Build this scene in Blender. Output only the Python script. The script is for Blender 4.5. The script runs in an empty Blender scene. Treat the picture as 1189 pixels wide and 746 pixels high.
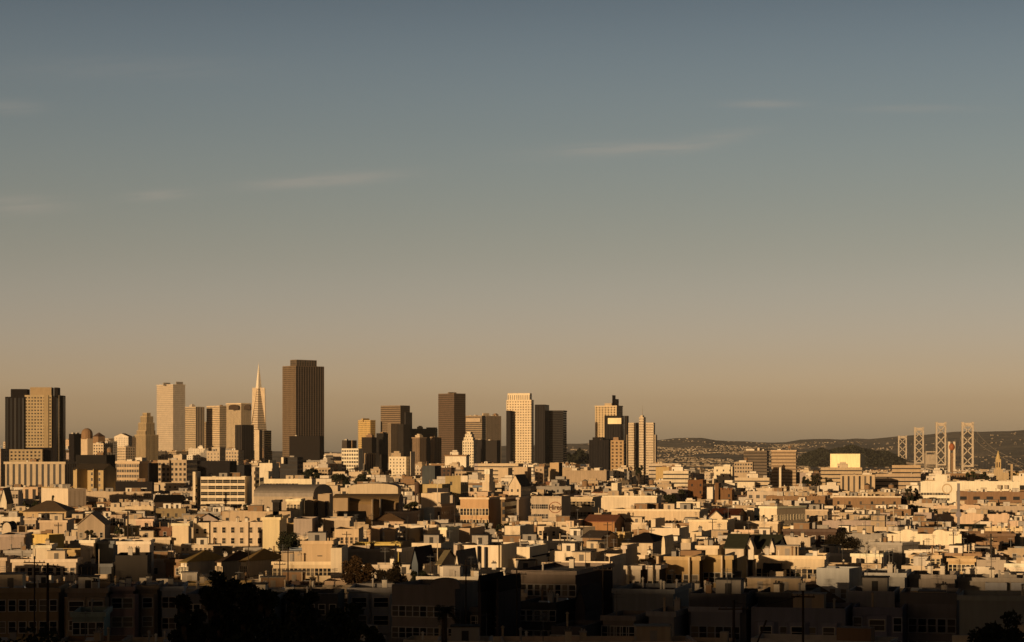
import bpy, math, random
import numpy as np
random.seed(7)
R = math.radians
scene = bpy.context.scene
COL = scene.collection

# ------------------------------------------------------------------ camera
PW, PH, F, CX, HY, CZ = 1189.0, 746.0, 2476.0, 594.5, 525.0, 60.0
cam_d = bpy.data.cameras.new("camera"); cam = bpy.data.objects.new("camera", cam_d); COL.objects.link(cam)
cam.location = (0, 0, CZ); cam.rotation_euler = (R(90), 0, 0)
cam_d.sensor_width = 36; cam_d.lens = 36*F/PW
cam_d.shift_y = (HY-PH/2)/PW
cam_d.clip_start = 1; cam_d.clip_end = 80000
scene.camera = cam

# ------------------------------------------------------------------ light
SUN_AZ = 30.0      # degrees to the left of straight behind the camera
SUN_EL = 5.0
SUN_E = 4.4
SKY_S = 0.10
EXPO = 0.0
sd = bpy.data.lights.new("sun", 'SUN'); sun = bpy.data.objects.new("sun", sd); COL.objects.link(sun)
sd.energy = SUN_E; sd.angle = R(0.6); sd.color = (1.0, 0.645, 0.325)
tosun = np.array([-math.sin(R(SUN_AZ))*math.cos(R(SUN_EL)), -math.cos(R(SUN_AZ))*math.cos(R(SUN_EL)), math.sin(R(SUN_EL))])
from mathutils import Vector, Matrix
sun.rotation_euler = Vector(tosun).to_track_quat('Z', 'Y').to_euler()
sun.location = (0, -300, 400)
scene.view_settings.view_transform = 'Standard'; scene.view_settings.look = 'None'
scene.view_settings.exposure = EXPO; scene.view_settings.gamma = 1
scene.view_settings.use_curve_mapping = False
scene.cycles.max_bounces = 5; scene.cycles.diffuse_bounces = 2; scene.cycles.glossy_bounces = 2
scene.cycles.volume_bounces = 0; scene.cycles.transparent_max_bounces = 6
scene.cycles.use_denoising = True

def N(nt, kind, loc=None, **kw):
    n = nt.nodes.new(kind)
    for k, v in kw.items(): setattr(n, k, v)
    return n
def M_(nt, op, a, b=None, c=None, clamp=False):
    n = nt.nodes.new('ShaderNodeMath'); n.operation = op; n.use_clamp = clamp
    for i, v in enumerate((a, b, c)):
        if v is None: continue
        if isinstance(v, (int, float)): n.inputs[i].default_value = v
        else: nt.links.new(v, n.inputs[i])
    return n.outputs[0]
def MIX(nt, fac, a, b, mode='MIX'):
    n = nt.nodes.new('ShaderNodeMix'); n.data_type = 'RGBA'; n.blend_type = mode
    for s, v in ((n.inputs[0], fac), (n.inputs[6], a), (n.inputs[7], b)):
        if isinstance(v, (int, float)): s.default_value = v
        elif isinstance(v, tuple): s.default_value = (*v[:3], 1)
        else: nt.links.new(v, s)
    return n.outputs[2]
def RAMP(nt, fac, stops, ip='LINEAR'):
    n = nt.nodes.new('ShaderNodeValToRGB'); cr = n.color_ramp; cr.interpolation = ip
    while len(cr.elements) < len(stops): cr.elements.new(0.5)
    for e, (p, c) in zip(cr.elements, stops):
        e.position = p; e.color = (*c, 1)
    nt.links.new(fac, n.inputs[0]); return n.outputs[0]

w = bpy.data.worlds.new("World"); scene.world = w; w.use_nodes = True
nt = w.node_tree; nt.nodes.clear()
out = N(nt, 'ShaderNodeOutputWorld'); bg = N(nt, 'ShaderNodeBackground'); nt.links.new(bg.outputs[0], out.inputs[0])
bg.inputs[1].default_value = SKY_S
sky = N(nt, 'ShaderNodeTexSky'); sky.sky_type = 'NISHITA'; sky.sun_disc = False
sky.sun_elevation = R(SUN_EL); sky.sun_rotation = R(180+SUN_AZ)
sky.air_density = 1.0; sky.dust_density = 2.5; sky.ozone_density = 1.5; sky.altitude = 60
tc = N(nt, 'ShaderNodeTexCoord'); sx = N(nt, 'ShaderNodeSeparateXYZ'); nt.links.new(tc.outputs['Generated'], sx.inputs[0])
vx, vy, vz = sx.outputs
hl = M_(nt, 'SQRT', M_(nt, 'ADD', M_(nt, 'MULTIPLY', vx, vx), M_(nt, 'MULTIPLY', vy, vy)))
el = M_(nt, 'DIVIDE', vz, M_(nt, 'MAXIMUM', hl, 1e-3))          # tan of elevation
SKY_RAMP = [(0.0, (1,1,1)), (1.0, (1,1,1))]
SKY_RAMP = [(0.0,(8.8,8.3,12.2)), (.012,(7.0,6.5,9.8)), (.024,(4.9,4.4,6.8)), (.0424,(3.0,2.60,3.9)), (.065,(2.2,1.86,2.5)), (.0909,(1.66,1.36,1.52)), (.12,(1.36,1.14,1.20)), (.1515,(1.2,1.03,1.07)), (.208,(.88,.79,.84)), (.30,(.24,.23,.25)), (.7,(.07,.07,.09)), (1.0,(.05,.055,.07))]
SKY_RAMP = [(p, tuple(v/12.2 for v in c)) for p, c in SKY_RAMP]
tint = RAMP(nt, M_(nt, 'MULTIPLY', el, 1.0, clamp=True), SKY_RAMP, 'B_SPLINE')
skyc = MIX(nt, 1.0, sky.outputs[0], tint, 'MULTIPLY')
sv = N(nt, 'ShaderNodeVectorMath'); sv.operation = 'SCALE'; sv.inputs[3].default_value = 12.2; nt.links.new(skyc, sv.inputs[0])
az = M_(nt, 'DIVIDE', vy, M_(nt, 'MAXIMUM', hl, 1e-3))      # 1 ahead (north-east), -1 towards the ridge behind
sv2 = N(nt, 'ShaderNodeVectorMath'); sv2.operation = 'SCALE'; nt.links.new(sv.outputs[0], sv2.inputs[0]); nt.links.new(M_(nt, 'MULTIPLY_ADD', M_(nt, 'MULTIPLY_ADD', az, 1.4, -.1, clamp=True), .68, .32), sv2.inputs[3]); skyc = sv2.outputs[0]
# thin cirrus wisps, placed by direction
yy = M_(nt, 'MAXIMUM', vy, 1e-3)
ax = M_(nt, 'DIVIDE', vx, yy); ay = M_(nt, 'DIVIDE', vz, yy)
front = M_(nt, 'GREATER_THAN', vy, 0.1)
cmb = N(nt, 'ShaderNodeCombineXYZ'); nt.links.new(ax, cmb.inputs[0]); nt.links.new(M_(nt, 'MULTIPLY', M_(nt, 'ADD', ay, M_(nt, 'MULTIPLY', ax, -.06)), 14.0), cmb.inputs[1])
nz = N(nt, 'ShaderNodeTexNoise'); nz.inputs['Scale'].default_value = 26; nz.inputs['Detail'].default_value = 5; nz.inputs['Roughness'].default_value = .6
nt.links.new(cmb.outputs[0], nz.inputs['Vector'])
nzr = M_(nt, 'MULTIPLY_ADD', nz.outputs[0], 3.2, -0.75, clamp=True)
tot = None
for (px, py, rx, ry, sl, amp) in ((20,238,60,12,.0,.9),(183,227,40,6,.06,1.0),(330,213,70,7,.08,.7),(400,208,75,8,.07,1.0),(700,175,90,9,.05,.8),(825,163,60,9,.18,.7),(885,121,45,5,.0,.9),
                              (1060,126,80,5,.0,.5),(150,80,150,16,.0,.25),(10,125,40,9,0,.6),(760,172,60,6,-.02,.5)):
    u0 = (px-CX)/F; v0 = (HY-py)/F
    du = M_(nt, 'ADD', ax, -u0)
    dv = M_(nt, 'ADD', M_(nt, 'ADD', ay, -v0), M_(nt, 'MULTIPLY', du, -sl))
    a = M_(nt, 'POWER', M_(nt, 'ABSOLUTE', M_(nt, 'DIVIDE', du, rx/F)), 2.0)
    b = M_(nt, 'POWER', M_(nt, 'ABSOLUTE', M_(nt, 'DIVIDE', dv, ry/F)), 2.0)
    e = M_(nt, 'MULTIPLY', M_(nt, 'EXPONENT', M_(nt, 'MULTIPLY', M_(nt, 'ADD', a, b), -1.3)), amp)
    tot = e if tot is None else M_(nt, 'ADD', tot, e)
cl = M_(nt, 'MULTIPLY', M_(nt, 'MULTIPLY', tot, nzr), front, clamp=True)
CLOUD_COL = (3.9, 3.4, 2.85)
skyc = MIX(nt, M_(nt, 'MULTIPLY', cl, 0.34), skyc, CLOUD_COL)
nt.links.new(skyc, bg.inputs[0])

# ------------------------------------------------------------------ materials
MC = {}
def new_mat(name):
    m = bpy.data.materials.new(name); m.use_nodes = True
    m.node_tree.nodes.clear(); t = m.node_tree
    o = N(t, 'ShaderNodeOutputMaterial'); b = N(t, 'ShaderNodeBsdfPrincipled'); t.links.new(b.outputs[0], o.inputs[0])
    return m, t, b
def mottle(t, col, amt=.18, scale=.12, stain=True):
    """painted wall colour with uneven weathering in world space"""
    g = N(t, 'ShaderNodeNewGeometry')
    n1 = N(t, 'ShaderNodeTexNoise'); n1.inputs['Scale'].default_value = scale; n1.inputs['Detail'].default_value = 4
    t.links.new(g.outputs['Position'], n1.inputs['Vector'])
    f = M_(t, 'MULTIPLY_ADD', n1.outputs[0], 2*amt, 1-amt)
    if stain:
        mp = N(t, 'ShaderNodeMapping'); mp.inputs['Scale'].default_value = (1.3, 1.3, .12)
        t.links.new(g.outputs['Position'], mp.inputs['Vector'])
        n2 = N(t, 'ShaderNodeTexNoise'); n2.inputs['Scale'].default_value = .9; n2.inputs['Detail'].default_value = 3
        t.links.new(mp.outputs[0], n2.inputs['Vector'])
        f = M_(t, 'MULTIPLY', f, M_(t, 'MULTIPLY_ADD', n2.outputs[0], .5, .75))
    v = N(t, 'ShaderNodeVectorMath'); v.operation = 'SCALE'; v.inputs[0].default_value = col[:3]; t.links.new(f, v.inputs[3])
    return v.outputs[0]
def plain(col, rough=.85, metal=0, name='paint', spec=.2, amt=.16, scale=.12):
    k = ('p', col, rough, metal, amt, scale)
    if k not in MC:
        m, t, b = new_mat(name); t.links.new(mottle(t, col, amt, scale), b.inputs['Base Color'])
        b.inputs['Roughness'].default_value = rough; b.inputs['Metallic'].default_value = metal
        b.inputs['Specular IOR Level'].default_value = spec if sum(col) > .3 else .03
        MC[k] = m
    return MC[k]
def facade(col, bay, st, fw, fh, margin=1.2, glass=(.03,.032,.035), seed=0, lit=.35, rough=.85, gr=.12):
    """wall with a regular grid of window openings, measured in metres from the roof edge"""
    k = ('f', col, bay, st, fw, fh, margin, glass, lit, gr)
    if k in MC: return MC[k]
    m, t, b = new_mat('facade')
    uv = N(t, 'ShaderNodeUVMap'); s = N(t, 'ShaderNodeSeparateXYZ'); t.links.new(uv.outputs[0], s.inputs[0])
    U = M_(t, 'DIVIDE', s.outputs[0], bay); V = M_(t, 'DIVIDE', M_(t, 'ADD', s.outputs[1], margin), st)
    fu = M_(t, 'FRACT', U); fv = M_(t, 'FRACT', V)
    mu = M_(t, 'LESS_THAN', M_(t, 'ABSOLUTE', M_(t, 'SUBTRACT', fu, .5)), fw/2)
    mv = M_(t, 'LESS_THAN', M_(t, 'ABSOLUTE', M_(t, 'SUBTRACT', fv, .5)), fh/2)
    mask = M_(t, 'MULTIPLY', mu, mv)
    mask = M_(t, 'MULTIPLY', mask, M_(t, 'LESS_THAN', s.outputs[1], -margin))
    c = N(t, 'ShaderNodeCombineXYZ'); t.links.new(M_(t, 'FLOOR', U), c.inputs[0]); t.links.new(M_(t, 'FLOOR', V), c.inputs[1])
    wn = N(t, 'ShaderNodeTexWhiteNoise'); wn.noise_dimensions = '2D'; t.links.new(c.outputs[0], wn.inputs['Vector'])
    wall = mottle(t, col)
    gl = MIX(t, M_(t, 'MULTIPLY', M_(t, 'POWER', wn.outputs[0], 3.0), lit), glass, tuple(.55*x+.1 for x in col))
    t.links.new(MIX(t, mask, wall, gl), b.inputs['Base Color'])
    t.links.new(M_(t, 'MULTIPLY_ADD', mask, gr-rough, rough), b.inputs['Roughness'])
    b.inputs['Specular IOR Level'].default_value = .15 if sum(col) > .3 else .04
    bp = N(t, 'ShaderNodeBump'); bp.inputs['Distance'].default_value = .25; bp.inputs['Strength'].default_value = .6
    t.links.new(M_(t, 'SUBTRACT', 1.0, mask), bp.inputs['Height']); t.links.new(bp.outputs[0], b.inputs['Normal'])
    MC[k] = m; return m

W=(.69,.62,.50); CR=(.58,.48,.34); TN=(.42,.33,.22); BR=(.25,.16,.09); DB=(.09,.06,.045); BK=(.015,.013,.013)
GR=(.30,.28,.25); LG=(.50,.46,.40); YL=(.48,.35,.16); OL=(.32,.25,.12); PK=(.58,.44,.31); BG=(.20,.24,.29); RD=(.21,.11,.065)
LI=(.40,.33,.29); WW=(.78,.72,.60)
ROOFS = [(.07,.065,.06), (.16,.145,.125), (.30,.27,.23), (.42,.38,.32), (.05,.05,.05), (.22,.19,.15)]
def roofm(i): return plain(ROOFS[i % len(ROOFS)], .9, name='roof_tar', amt=.3, scale=.3)
GLASS = None
def glass_mat():
    global GLASS
    if GLASS is None:
        m, t, b = new_mat('window_glass')
        oi = N(t, 'ShaderNodeObjectInfo')
        t.links.new(MIX(t, M_(t, 'POWER', oi.outputs['Random'], 3.0), (.015,.016,.018), (.20,.17,.13)), b.inputs['Base Color'])
        b.inputs['Roughness'].default_value = .12; b.inputs['Specular IOR Level'].default_value = .15
        GLASS = m
    return GLASS

# ------------------------------------------------------------------ mesh helpers
class MB:
    def __init__(s): s.v = []; s.f = []; s.m = []; s.uv = []
    def face(s, pts, mi=0, uv=None):
        i = len(s.v); s.v += [tuple(p) for p in pts]; s.f.append(tuple(range(i, i+len(pts)))); s.m.append(mi)
        s.uv.append(uv or [(0, 0)]*len(pts))
    def wallq(s, p, q, z0, z1, mi=0, u0=0., ztop=None, flip=False):
        """vertical quad from p to q (outside to the right-hand side of p->q seen from above)"""
        L = math.hypot(q[0]-p[0], q[1]-p[1]); zt = z1 if ztop is None else ztop
        s.face([(p[0],p[1],z0),(q[0],q[1],z0),(q[0],q[1],z1),(p[0],p[1],z1)], mi,
               [(u0, z0-zt),(u0+L, z0-zt),(u0+L, z1-zt),(u0, z1-zt)])
    def box(s, x0, x1, y0, y1, z0, z1, mi=0, top=None, bottom=False):
        P = [(x0,y0),(x1,y0),(x1,y1),(x0,y1)]
        for i in range(4): s.wallq(P[i], P[(i+1)%4], z0, z1, mi)
        s.face([(x,y,z1) for x,y in P], mi if top is None else top)
        if bottom: s.face([(x,y,z0) for x,y in reversed(P)], mi)
    def cyl(s, cx, cy, z0, z1, r0, r1=None, n=8, mi=0, cap=True):
        r1 = r0 if r1 is None else r1
        a = [2*math.pi*i/n for i in range(n)]
        B = [(cx+r0*math.cos(t), cy+r0*math.sin(t), z0) for t in a]; T = [(cx+r1*math.cos(t), cy+r1*math.sin(t), z1) for t in a]
        for i in range(n):
            j = (i+1) % n
            s.face([B[i],B[j],T[j],T[i]], mi, [(i,0),(i+1,0),(i+1,z1-z0),(i,z1-z0)])
        if cap and r1 > 0: s.face(T, mi)
    def bar(s, p, q, r, mi=0):
        p = Vector(p); q = Vector(q); d = (q-p).normalized(); up = Vector((0,0,1)) if abs(d.z) < .9 else Vector((1,0,0))
        a = d.cross(up).normalized()*r; b = d.cross(a).normalized()*r
        P = [p-a-b,p+a-b,p+a+b,p-a+b]; Q = [v+(q-p) for v in P]
        for i in range(4):
            j = (i+1)%4; s.face([P[i],P[j],Q[j],Q[i]], mi)
        s.face(P[::-1], mi); s.face(Q, mi)
    def obj(s, name, mats, parent=None, loc=(0,0,0), rot=0):
        me = bpy.data.meshes.new(name); me.from_pydata(s.v, [], s.f)
        me.materials.clear()
        for m in (mats if isinstance(mats, (list, tuple)) else [mats]): me.materials.append(m)
        me.polygons.foreach_set('material_index', s.m)
        ul = me.uv_layers.new(name='UVMap'); flat = [c for f in s.uv for p in f for c in p]
        ul.data.foreach_set('uv', flat); me.update()
        o = bpy.data.objects.new(name, me); COL.objects.link(o); o.parent = parent; o.location = loc; o.rotation_euler = (0,0,rot)
        return o
def empty(name, loc, rot, label, cat, group=None):
    o = bpy.data.objects.new(name, None); COL.objects.link(o); o.location = loc; o.rotation_euler = (0,0,rot)
    tag(o, label, cat, group); return o
def tag(o, label, cat=None, group=None, kind=None):
    if label: o['label'] = label
    if cat: o['category'] = cat
    if group: o['group'] = group
    if kind: o['kind'] = kind
    return o
def inst(src_data, name, parent, loc, rot=0, sc=None):
    o = bpy.data.objects.new(name, src_data); COL.objects.link(o); o.parent = parent; o.location = loc; o.rotation_euler = (0,0,rot)
    if sc: o.scale = sc
    return o

# ------------------------------------------------------------------ terrain
GY = [-3000,-1500,-900,-430,-380,-200,0,100,150,250,300,450,1500,2200,3000,4000,5600,7000,9600,10500]
GZ = [ 132,  136, 132, 118, 116,  80,50, 38, 32, 26.5,25,24.5,24,20,14,8,4,3,5,8]
RPX = [-400,0,400,482,600,658,684,763,815,840,865,895,915,945,980,1010,1030,1045,1060,1080,1105,1120,1135,1150,1170,1189,1400,1700]
RPY = [526,526,525,519,518,516.5,514.5,511,509,511.7,512.5,513.7,513.5,510.7,510,509.5,507.5,505.3,506.2,505.7,502,501,502.8,500.6,500,498.5,494,505]
RIDGE_Y = 16500.
def _n(x, y):  # cheap smooth noise
    return (math.sin(x*.0011+1.3)*math.cos(y*.0009+.4)+.5*math.sin(x*.0031+y*.0023)+.25*math.sin(x*.0072-y*.0057+2))
def ground(x, y):
    z = float(np.interp(y, GY, GZ))
    if y < -100:                                        # the hill behind the camera, crest gently uneven
        z += min(1., (-100-y)/200.)*(1.5*math.sin(x*.021)+1.6*math.sin(x*.057+1)+1.2*math.sin(x*.093+4)+(x+550)*.002)
    # the two hills that carry the northern part of the city
    z += 52*math.exp(-((x+790)/330)**2-((y-4150)/420)**2)
    z += 14*math.exp(-((x+300)/240)**2-((y-4300)/380)**2)
    if 2200 < y < 5200: z += 8*math.exp(-((x+1000)/700)**2-((y-3300)/700)**2)
    if 5700 < y < 7000 and x > .165*y: z -= 8*min(1, (x-.165*y)/60, (y-5700)/150, (7000-y)/150)
    if y > 9600:
        px = CX+F*x/y; ry = float(np.interp(px, RPX, RPY)); zr = CZ+(HY-ry)/F*RIDGE_Y+5*math.sin(x*.0061)+3.5*math.sin(x*.0137+2)+2.5*math.sin(x*.031+1)
        t = (y-9600)/(RIDGE_Y-9600)
        if t <= 1:
            s = t*t*(1.6-.6*t); z += (zr-8)*s + 14*_n(x*2.2, y*2.0)*math.sin(math.pi*min(t,1))
        else: z = zr - (t-1)*120
    return z
# ------------------------------------------------------------------ building kit
def kx(px): return (px-CX)/F
def wx(px, Y): return kx(px)*Y
def wz(py, Y): return CZ-(py-HY)/F*Y
def solve_faces(x0, xc, x1, Y, a, dep=None):
    """corner on the ray of xc at depth Y; left face reaches x0, right face reaches x1"""
    sa, ca = math.sin(R(a)), math.cos(R(a))
    def right(xc):
        Cx = wx(xc, Y); d = sa-kx(x1)*ca
        return 1e9 if d < .03 else (kx(x1)*Y-Cx)/d
    if xc is None:
        dep = dep or 18.
        lo, hi = x0+.15*(x1-x0), x1
        if right(lo) < dep: xc = lo
        elif sa-kx(x1)*ca < .03: xc = x1
        else:
            for _ in range(30):
                m = (lo+hi)/2
                if right(m) > dep: lo = m
                else: hi = m
            xc = hi
        wR = dep
    else:
        wR = min(right(xc), 140.)
        if wR < 4: wR = dep or 18.
        if dep: wR = min(wR, dep) if x1-xc > 1 else dep
    Cx = wx(xc, Y); k0 = kx(x0)
    wL = (Cx-k0*Y)/max(ca+k0*sa, .05)
    return (Cx, Y), wL, wR
def solve_Y(px, top, h):
    lo, hi = 235., 5200.
    f = lambda Y: CZ-(top-HY)/F*Y-ground(wx(px, Y), Y)-h
    # march for the first crossing
    Y = lo; prev = f(Y)
    if prev < 0: return Y
    while Y < hi:
        Y2 = Y*1.01; c = f(Y2)
        if c <= 0: return Y + (Y2-Y)*prev/(prev-c)
        Y, prev = Y2, c
    return hi
STY = {'p': None, 'glare': None, 'G': (4.2,3.7,.5,.5), 'D': (3.0,3.6,.55,.5), 'H': (400.,3.9,1.,.45), 'h': (400.,3.9,1.,.28), 'V': (4.2,400.,.45,1.), 'v': (2.6,400.,.4,1.), 'X': (4.,4.,.7,.62), 'S': (5.,4.4,.75,.45),
       'B': (3.4,3.3,.3,.45), 'L': (6.,5.,.2,.35)}
def smat(col, sty, **kw):
    if sty == 'glare': return plain(col, .72, .25, name='sun_glare_panel', amt=.25, scale=.05)  # pale, faintly metallic tone standing in for sun glare
    if isinstance(sty, str): sty = STY[sty]
    return plain(col) if sty is None else facade(col, *sty, **kw)
def wall_mesh(wL, wR, h, parapet=.7, base=-4., th=.25, mi_front=0, mi_right=1, mi_roof=2, roof='flat', rh=3., open_top=True):
    b = MB(); x0, x1, y0, y1 = -wL, 0., 0., wR
    P = [(x0,y0),(x1,y0),(x1,y1),(x0,y1)]; ms = [mi_front, mi_right, mi_front, mi_right]
    for i in range(4): b.wallq(P[i], P[(i+1)%4], base, h, ms[i])
    r = MB()
    if roof == 'flat':
        th = min(th, wL*.2, wR*.2)
        I = [(x0+th,y0+th),(x1-th,y0+th),(x1-th,y1-th),(x0+th,y1-th)]
        for i in range(4):
            j = (i+1)%4
            b.face([(*P[i],h),(*P[j],h),(*I[j],h),(*I[i],h)], ms[i])
            b.face([(*I[i],h),(*I[j],h),(*I[j],h-parapet),(*I[i],h-parapet)], ms[i])
        r.face([(*p, h-parapet) for p in I])
    elif roof == 'gf':      # gable end towards the street
        xm = (x0+x1)/2; o = .4
        b.face([(x0,y0,h),(x1,y0,h),(xm,y0,h+rh)], mi_front, [(0,0),(1,0),(1,0)]); b.face([(x1,y1,h),(x0,y1,h),(xm,y1,h+rh)], mi_front)
        k = rh/(wL/2)
        for s, xe in ((-1,x0-o),(1,x1+o)):
            q = [(xe,y0-o,h-o*k+.15),(xm,y0-o,h+rh+.15),(xm,y1+o,h+rh+.15),(xe,y1+o,h-o*k+.15)]
            if s > 0: q = q[::-1]
            r.face(q); r.face([(p[0],p[1],p[2]-.25) for p in q[::-1]])
            r.face([q[0],q[1],(*q[1][:2],q[1][2]-.25),(*q[0][:2],q[0][2]-.25)])
    elif roof in ('gs', 'hip'):
        o = .4; ym = (y0+y1)/2; ins = min(wL*.42, (y1-y0)/2) if roof == 'hip' else -o
        a0=(x0-o,y0-o,h+.05); a1=(x1+o,y0-o,h+.05); a2=(x1+o,y1+o,h+.05); a3=(x0-o,y1+o,h+.05); r0=(x0+ins,ym,h+rh); r1=(x1-ins,ym,h+rh)
        r.face([a0,a1,r1,r0]); r.face([a2,a3,r0,r1])
        r.face([a0,a1,(*a1[:2],h-.2),(*a0[:2],h-.2)][::-1])
        if roof == 'hip': r.face([a1,a2,r1]); r.face([a3,a0,r0])
        else:
            b.face([(x1,y0,h),(x1,y1,h),(x1,ym,h+rh*.97)], mi_right); b.face([(x0,y1,h),(x0,y0,h),(x0,ym,h+rh*.97)], mi_right)
    elif roof in ('bf', 'bs'):
        n = 14; prev = None
        for i in range(n+1):
            t = math.pi*i/n; c = .5-.5*math.cos(t); z = h+rh*math.sin(t)**.8 if 0<i<n else h
            if roof == 'bf': p, q = (x0+(x1-x0)*c, y0-.2, z), (x0+(x1-x0)*c, y1+.2, z)
            else: p, q = (x1+.2, y0+(y1-y0)*c, z), (x0-.2, y0+(y1-y0)*c, z)
            if prev:
                r.face([prev[0],p,q,prev[1]])
                if roof == 'bf':
                    b.face([(prev[0][0],y0,h),(p[0],y0,h),(p[0],y0,p[2]),(prev[0][0],y0,prev[0][2])], mi_front)
                    b.face([(p[0],y1,h),(prev[0][0],y1,h),(prev[0][0],y1,prev[0][2]),(p[0],y1,p[2])], mi_front)
                else:
                    b.face([(x1,prev[0][1],h),(x1,p[0+1] if False else p[1],h),(x1,p[1],p[2]),(x1,prev[0][1],prev[0][2])], mi_right)
                    b.face([(x0,p[1],h),(x0,prev[0][1],h),(x0,prev[0][1],prev[0][2]),(x0,p[1],p[2])], mi_right)
            prev = (p, q)
    return b, r
WIN = {}
def win_data(w_, h_, frame=(.55,.5,.42), sash=True):
    k = (round(w_,1), round(h_,1), frame)
    if k not in WIN:
        b = MB(); w2 = w_/2; t = min(.13, w_*.12)
        b.face([(-w2,-.03,0),(w2,-.03,0),(w2,-.03,h_),(-w2,-.03,h_)], 0)
        b.box(-w2-t, w2+t, -.14, 0, -t, 0, 1, bottom=True); b.box(-w2-t, w2+t, -.14, 0, h_, h_+t, 1, bottom=True)
        b.box(-w2-t, -w2, -.11, 0, 0, h_, 1); b.box(w2, w2+t, -.11, 0, 0, h_, 1)
        if sash: b.box(-w2, w2, -.07, 0, h_*.5-.04, h_*.5+.04, 1, bottom=True)
        o = b.obj('window', [glass_mat(), plain(frame)]); me = o.data; bpy.data.objects.remove(o); WIN[k] = me
    return WIN[k]
def text_mesh(root, body, size, mat, loc, scale_x, offset=0., center=False):
    c = bpy.data.curves.new('lettering', 'FONT'); c.body = body; c.size = size; c.extrude = .04; c.offset = offset; c.align_x = 'CENTER' if center else 'LEFT'
    t_ = bpy.data.objects.new('lettering_curve', c); COL.objects.link(t_); bpy.context.view_layer.update()
    me = bpy.data.meshes.new_from_object(t_.evaluated_get(bpy.context.evaluated_depsgraph_get())); bpy.data.objects.remove(t_)
    me.materials.clear(); me.materials.append(mat); me.name = 'lettering'
    o = bpy.data.objects.new('lettering', me); COL.objects.link(o); o.parent = root; o.rotation_euler = (R(90),0,0); o.scale = (scale_x,1,1); o.location = loc
    return o
CLUT = {}
def clut_data(kind, i):
    k = (kind, i)
    if k in CLUT: return CLUT[k]
    rr = random.Random(hash(kind) % 1000 if False else len(kind)*7+i); b = MB()
    cols = [W, CR, TN, LG, GR, BR, WW]
    m0 = plain(cols[i % len(cols)]); m1 = roofm(i)
    if kind == 'stair_hut':
        w_, d, h = 1.6+.4*(i%3), 1.8+.5*(i%2), 2.5
        b.box(-w_, w_, -d, d, 0, h, 0); b.box(-w_-.15, w_+.15, -d-.15, d+.15, h+.003, h+.18, 1); b.box(-.5, .5, -d-.06, -d+.1, 0, 2.0, 1)
    elif kind == 'penthouse':
        b.box(-5, 5, -4, 4, 0, 4.2, 0); b.box(-5.2, 5.2, -4.2, 4.2, 4.203, 4.5, 1); b.box(-2.5, 3.2, -2.5, 2.5, 4.503, 6.3, 0); b.box(-4.2,-3, -4.08, -3.9, 0, 2.2, 1)
    elif kind == 'chimney':
        b.box(-.45, .45, -.45, .45, 0, 1.7, 0); b.box(-.55, .55, -.55, .55, 1.703, 1.9, 1); b.cyl(-.18,0,1.9,2.3,.13,n=6,mi=1); b.cyl(.2,0,1.9,2.2,.13,n=6,mi=1)
    elif kind == 'vent_pipe':
        b.cyl(0,0,0,1.5+.4*(i%3),.18,n=7); b.cyl(0,0,1.5+.4*(i%3),1.8+.4*(i%3),.36,.08,n=7)
    elif kind == 'skylight':
        b.box(-1,1,-.7,.7,0,.35,0); b.face([(-1,-.7,.353),(1,-.7,.353),(.8,0,.8),(-.8,0,.8)],1); b.face([(1,.7,.353),(-1,.7,.353),(-.8,0,.8),(.8,0,.8)],1)
        b.face([(1,-.7,.353),(1,.7,.353),(.8,0,.8)],1); b.face([(-1,.7,.353),(-1,-.7,.353),(-.8,0,.8)],1)
    elif kind == 'air_handler':
        b.box(-2,2,-1.3,1.3,.3,1.9,0); b.cyl(-.9,0,1.9,2.2,.7,n=10,mi=1); b.cyl(.9,0,1.9,2.2,.7,n=10,mi=1); b.box(-1.8,-1.6,-1,1,0,.3,1); b.box(1.6,1.8,-1,1,0,.3,1)
    elif kind == 'antenna':
        b.cyl(0,0,0,4.5,.07,.04,n=5,mi=1)
        for z, l in ((4.3,.9),(3.9,.7),(3.5,1.1)): b.bar((-l,0,z),(l,0,z),.03,1)
        b.bar((0,-.8,4.1),(0,.8,4.1),.03,1)
    elif kind == 'water_tank':
        for x in (-1.2,1.2):
            for y in (-1.2,1.2): b.bar((x,y,0),(x,y,2.6),.13,1)
        b.cyl(0,0,2.6,5.6,1.9,n=12); b.cyl(0,0,5.6,6.9,2.1,.05,n=12,mi=1)
    if kind in ('skylight',): m1 = plain((.5,.52,.52), .15, name='skylight_glass', spec=.6)
    if kind in ('antenna',): m1 = plain((.12,.12,.12), .5, .6, name='metal')
    if kind == 'water_tank': m0 = plain(BR, name='wood')
    o = b.obj(kind, [m0, m1]); me = o.data; bpy.data.objects.remove(o); CLUT[k] = me
    return me
class S(dict):
    __getattr__ = dict.get
BLD = []     # everything that stands and is drawn, for the visibility raster
def geom(s):
    (s['X'], s['Y']), s['wL'], s['wR'] = solve_faces(s.x0, s.xc, s.x1, s.Y, s.a, s.dep)
    s['gz'] = ground(s.X, s.Y); s['zt'] = wz(s.top, s.Y)
    if s.zt < s.gz+2.5: s['gz'] = s.zt-2.5
    return s
def corners(s):
    sa, ca = math.sin(R(s.a)), math.cos(R(s.a)); X, Y = s.X, s.Y
    A = (X-s.wL*ca, Y+s.wL*sa); Bp = (X+s.wR*sa, Y+s.wR*ca)
    return [A, (X, Y), Bp, (A[0]+Bp[0]-X, A[1]+Bp[1]-Y)]
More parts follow.
